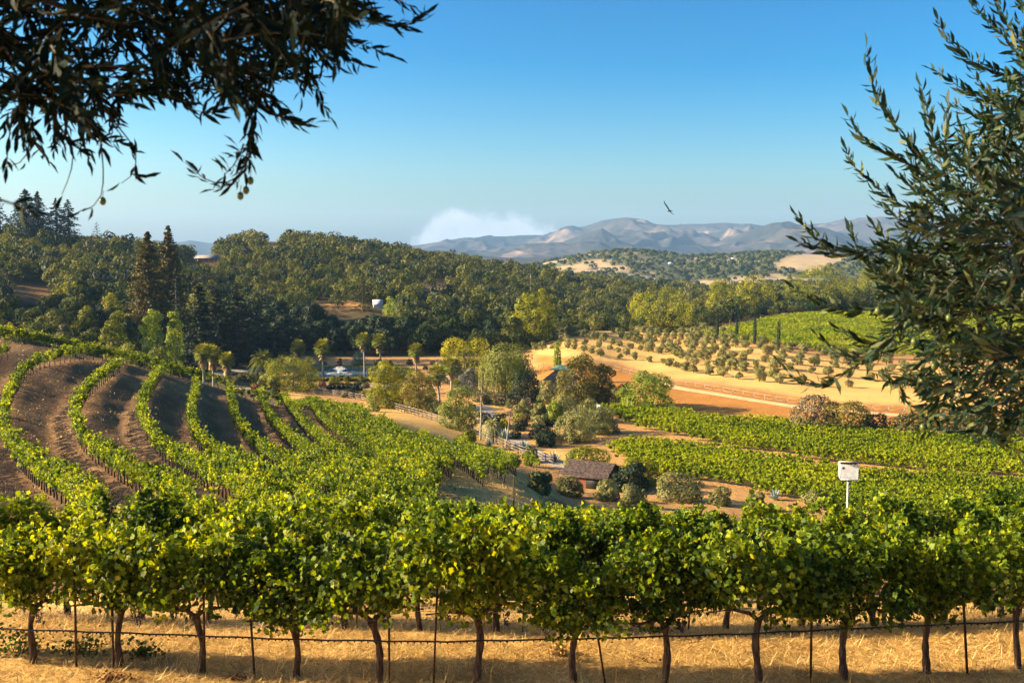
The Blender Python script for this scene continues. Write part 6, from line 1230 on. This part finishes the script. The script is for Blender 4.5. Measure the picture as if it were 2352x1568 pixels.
# --- right tree: upright sprays reach in from the right edge
T2 = Olive(22, m_olivelit); DR = 4.0
RT = [
 [(2230, 470), (2148, 404), (2117, 361), (2068, 309), (2042, 271), (2017, 232), (2004, 193), (1996, 155), (1993, 112)], [(2160, 420), (2081, 374), (2042, 356), (2004, 340), (1978, 317), (1963, 291), (1951, 268)],
 [(2200, 520), (2091, 483), (2045, 454), (2012, 429), (1983, 404), (1965, 387), (1952, 366), (1943, 344)], [(2180, 430), (2169, 348), (2174, 296), (2176, 240)], [(2170, 400), (2148, 335), (2135, 284), (2127, 232), (2115, 202)],
 [(2400, 320), (2339, 296), (2274, 278), (2223, 263), (2187, 235)], [(2420, 260), (2326, 242), (2256, 232), (2210, 206), (2171, 175), (2146, 162)], [(2420, 215), (2352, 186), (2287, 165), (2236, 147), (2197, 113), (2166, 74), (2156, 48)],
 [(2430, 190), (2352, 144), (2313, 90), (2270, 50), (2236, 10), (2222, -20)], [(2400, 90), (2370, 30), (2330, -10), (2300, -40)], [(2380, 140), (2310, 60), (2290, 10), (2285, -20)],
 [(2330, 560), (2141, 570), (2037, 575), (1925, 587), (1871, 572), (1836, 555)], [(2050, 575), (1960, 582), (1925, 579), (1883, 554), (1850, 524), (1832, 500)], [(2250, 720), (2120, 687), (2037, 654), (1990, 610), (1966, 565), (1953, 530)],
 [(2300, 640), (2120, 687), (2058, 749), (2012, 812), (1954, 849), (1912, 878), (1871, 884), (1821, 868), (1796, 838)], [(2090, 790), (1990, 820), (1954, 820), (1921, 812), (1883, 774)], [(2080, 760), (2010, 795), (1971, 787), (1929, 758)],
 [(2200, 760), (2079, 862), (2060, 900), (2110, 945)], [(2300, 920), (2245, 975), (2280, 1000), (2320, 1022), (2338, 1045)], [(2150, 700), (2016, 712), (1912, 714), (1863, 691), (1827, 663)],
 [(2200, 600), (2110, 520), (2060, 500), (2020, 470)], [(2250, 600), (2150, 480), (2090, 430), (2060, 400)], [(2150, 660), (2060, 620), (2000, 600)], [(2200, 640), (2100, 600), (2040, 560), (2010, 520)], [(2200, 820), (2110, 860), (2060, 880), (2010, 872)],
 [(2200, 880), (2130, 930), (2100, 960)], [(2300, 860), (2180, 960), (2150, 985)], [(2350, 940), (2250, 990), (2200, 992)], [(2260, 830), (2180, 900), (2130, 985)], [(2200, 500), (2120, 440), (2100, 390), (2095, 340)], [(2300, 420), (2230, 350), (2210, 300)], [(2330, 400), (2290, 340), (2280, 300)]]
for i, path in enumerate(RT):
    D = DR + T2.r.normal()*0.15; T2.twig([P3(a, b, D) for a, b in path], sp=0.0155, start=0.1 if i > 10 else 0.15, ll=0.08, ang=0.62, up=0.12, dens=0.92, r0=0.0035)
le = lambda y: np.interp(y, [-50, 0, 100, 200, 300, 360, 450, 520, 600, 700, 780, 860, 930, 980, 1020, 1080], [2330, 2320, 2330, 2300, 2190, 2110, 2090, 2050, 2010, 2040, 2040, 2060, 2120, 2180, 2290, 2420])
for i in range(330):
    y0 = T2.r.uniform(150, 1000) if i % 3 else T2.r.uniform(400, 960); x0 = T2.r.uniform(max(le(y0)+20, 2060), 2620); D = DR + T2.r.normal()*0.42; a = R(180 + T2.r.normal()*38 + (32 if y0 < 500 else -5 if y0 < 800 else -35)); ln = T2.r.uniform(100, 230); x1 = x0 + ln*math.cos(a); y1 = y0 + ln*math.sin(a)*1.0
    lim = le(y1) + abs(T2.r.normal())*16
    if x1 < lim: f_ = (lim-x0)/(x1-x0-1e-6); 
    else: f_ = 1
    if f_ > 1: continue
    if f_ < 0.25: continue
    if y1 > 1000: y1 = 1000
    x1 = x0 + (x1-x0)*f_; y1 = y0 + (y1-y0)*f_; T2.twig([P3(x0, y0, D), P3((x0+x1)/2, (y0+y1)/2 + T2.r.uniform(4, 16), D), P3(x1, y1, D + T2.r.normal()*0.1)], sp=0.022, ll=0.076, ang=0.65, up=0.1, dens=0.9)
for i in range(250):
    y0 = T2.r.uniform(420, 960) if i < 150 else T2.r.uniform(-40, 480); x0 = T2.r.uniform(2260 if i < 150 else max(2330, float(le(y0)) + 100), 2600); D = DR + T2.r.normal()*0.4; a = R(180 + T2.r.normal()*60); ln = T2.r.uniform(90, 170)
    T2.twig([P3(x0, y0, D), P3(x0 + ln*.5*math.cos(a), y0 + ln*.5*math.sin(a) + 8, D), P3(max(2200 if i < 150 else float(le(y0)) + 10, x0 + ln*math.cos(a)), y0 + ln*math.sin(a) - (0 if i < 150 else 60), D + .1)], sp=0.02, ll=0.07, up=0.1)
for q in [(2120, 981), (2134, 980), (2017, 714), (2028, 723), (2100, 785), (2146, 840), (2200, 690), (2215, 696), (2230, 640), (2180, 730), (2290, 700), (2290, 540), (2160, 900), (2245, 1012), (2190, 560), (2310, 610), (2265, 780)]: T2.olive(P3(q[0], q[1], DR - 0.35*(q[1] > 700)), 0.0125)
for a, b in (((2127, 981), (2123, 930)), ((2022, 716), (2016, 700))): tube(T2.tw, [P3(*a, DR-0.35*(a[1] > 900)) + [0, 0, .01], P3(*b, DR-0.3*(a[1] > 900))], 0.0012, 4)
b1 = np.array([3.6, 4.2, -2.6]); B_ = P3(2640, 640, 4.3)
T2.finish(b1, 'sprawling olive tree with upright leafy sprays and green fruit at the right edge', [([b1 - [0, 0, .4], b1 + [-0.1, 0, 0.8], b1 + [-0.25, 0, 1.6], B_], [0.15, 0.11, 0.08, 0.05]), ([B_, P3(2480, 560, 4.2), P3(2330, 570, 4.1), P3(2141, 570, 4.0)], [0.035, 0.016, 0.009, 0.004]), ([B_, P3(2500, 700, 4.2), P3(2330, 700, 4.1), P3(2200, 720, 4.0)], [0.03, 0.015, 0.008, 0.004]), ([B_, P3(2520, 420, 4.1), P3(2440, 280, 4.0), P3(2400, 120, 4.0)], [0.035, 0.018, 0.009, 0.005]), ([P3(2500, 700, 4.2), P3(2400, 820, 4.1), P3(2300, 900, 4.0)], [0.02, 0.01, 0.004]), ([P3(2440, 280, 4.0), P3(2330, 420, 4.0), P3(2230, 470, 4.0)], [0.012, 0.007, 0.004])])

# ------------------------------------------------------------------ haze: thin even air over the whole scene
HZ = True
if HZ:
    mh, t_, o_ = newmat('thin_haze'); pv = N(t_, 'ShaderNodeVolumePrincipled'); pv.inputs['Color'].default_value = (0.30, 0.56, 1.0, 1); pv.inputs['Density'].default_value = 0.000062; pv.inputs['Anisotropy'].default_value = 0.1; t_.links.new(pv.outputs[0], o_.inputs[1])
    g = Geo(); box(g, (600, 7600, 130), (21500, 16400, 1100)); h_ = inst(g.mesh('haze', mh), 'haze'); tag(h_, 'thin blue air haze over the valley and far mountains', 'haze', None, 'stuff')
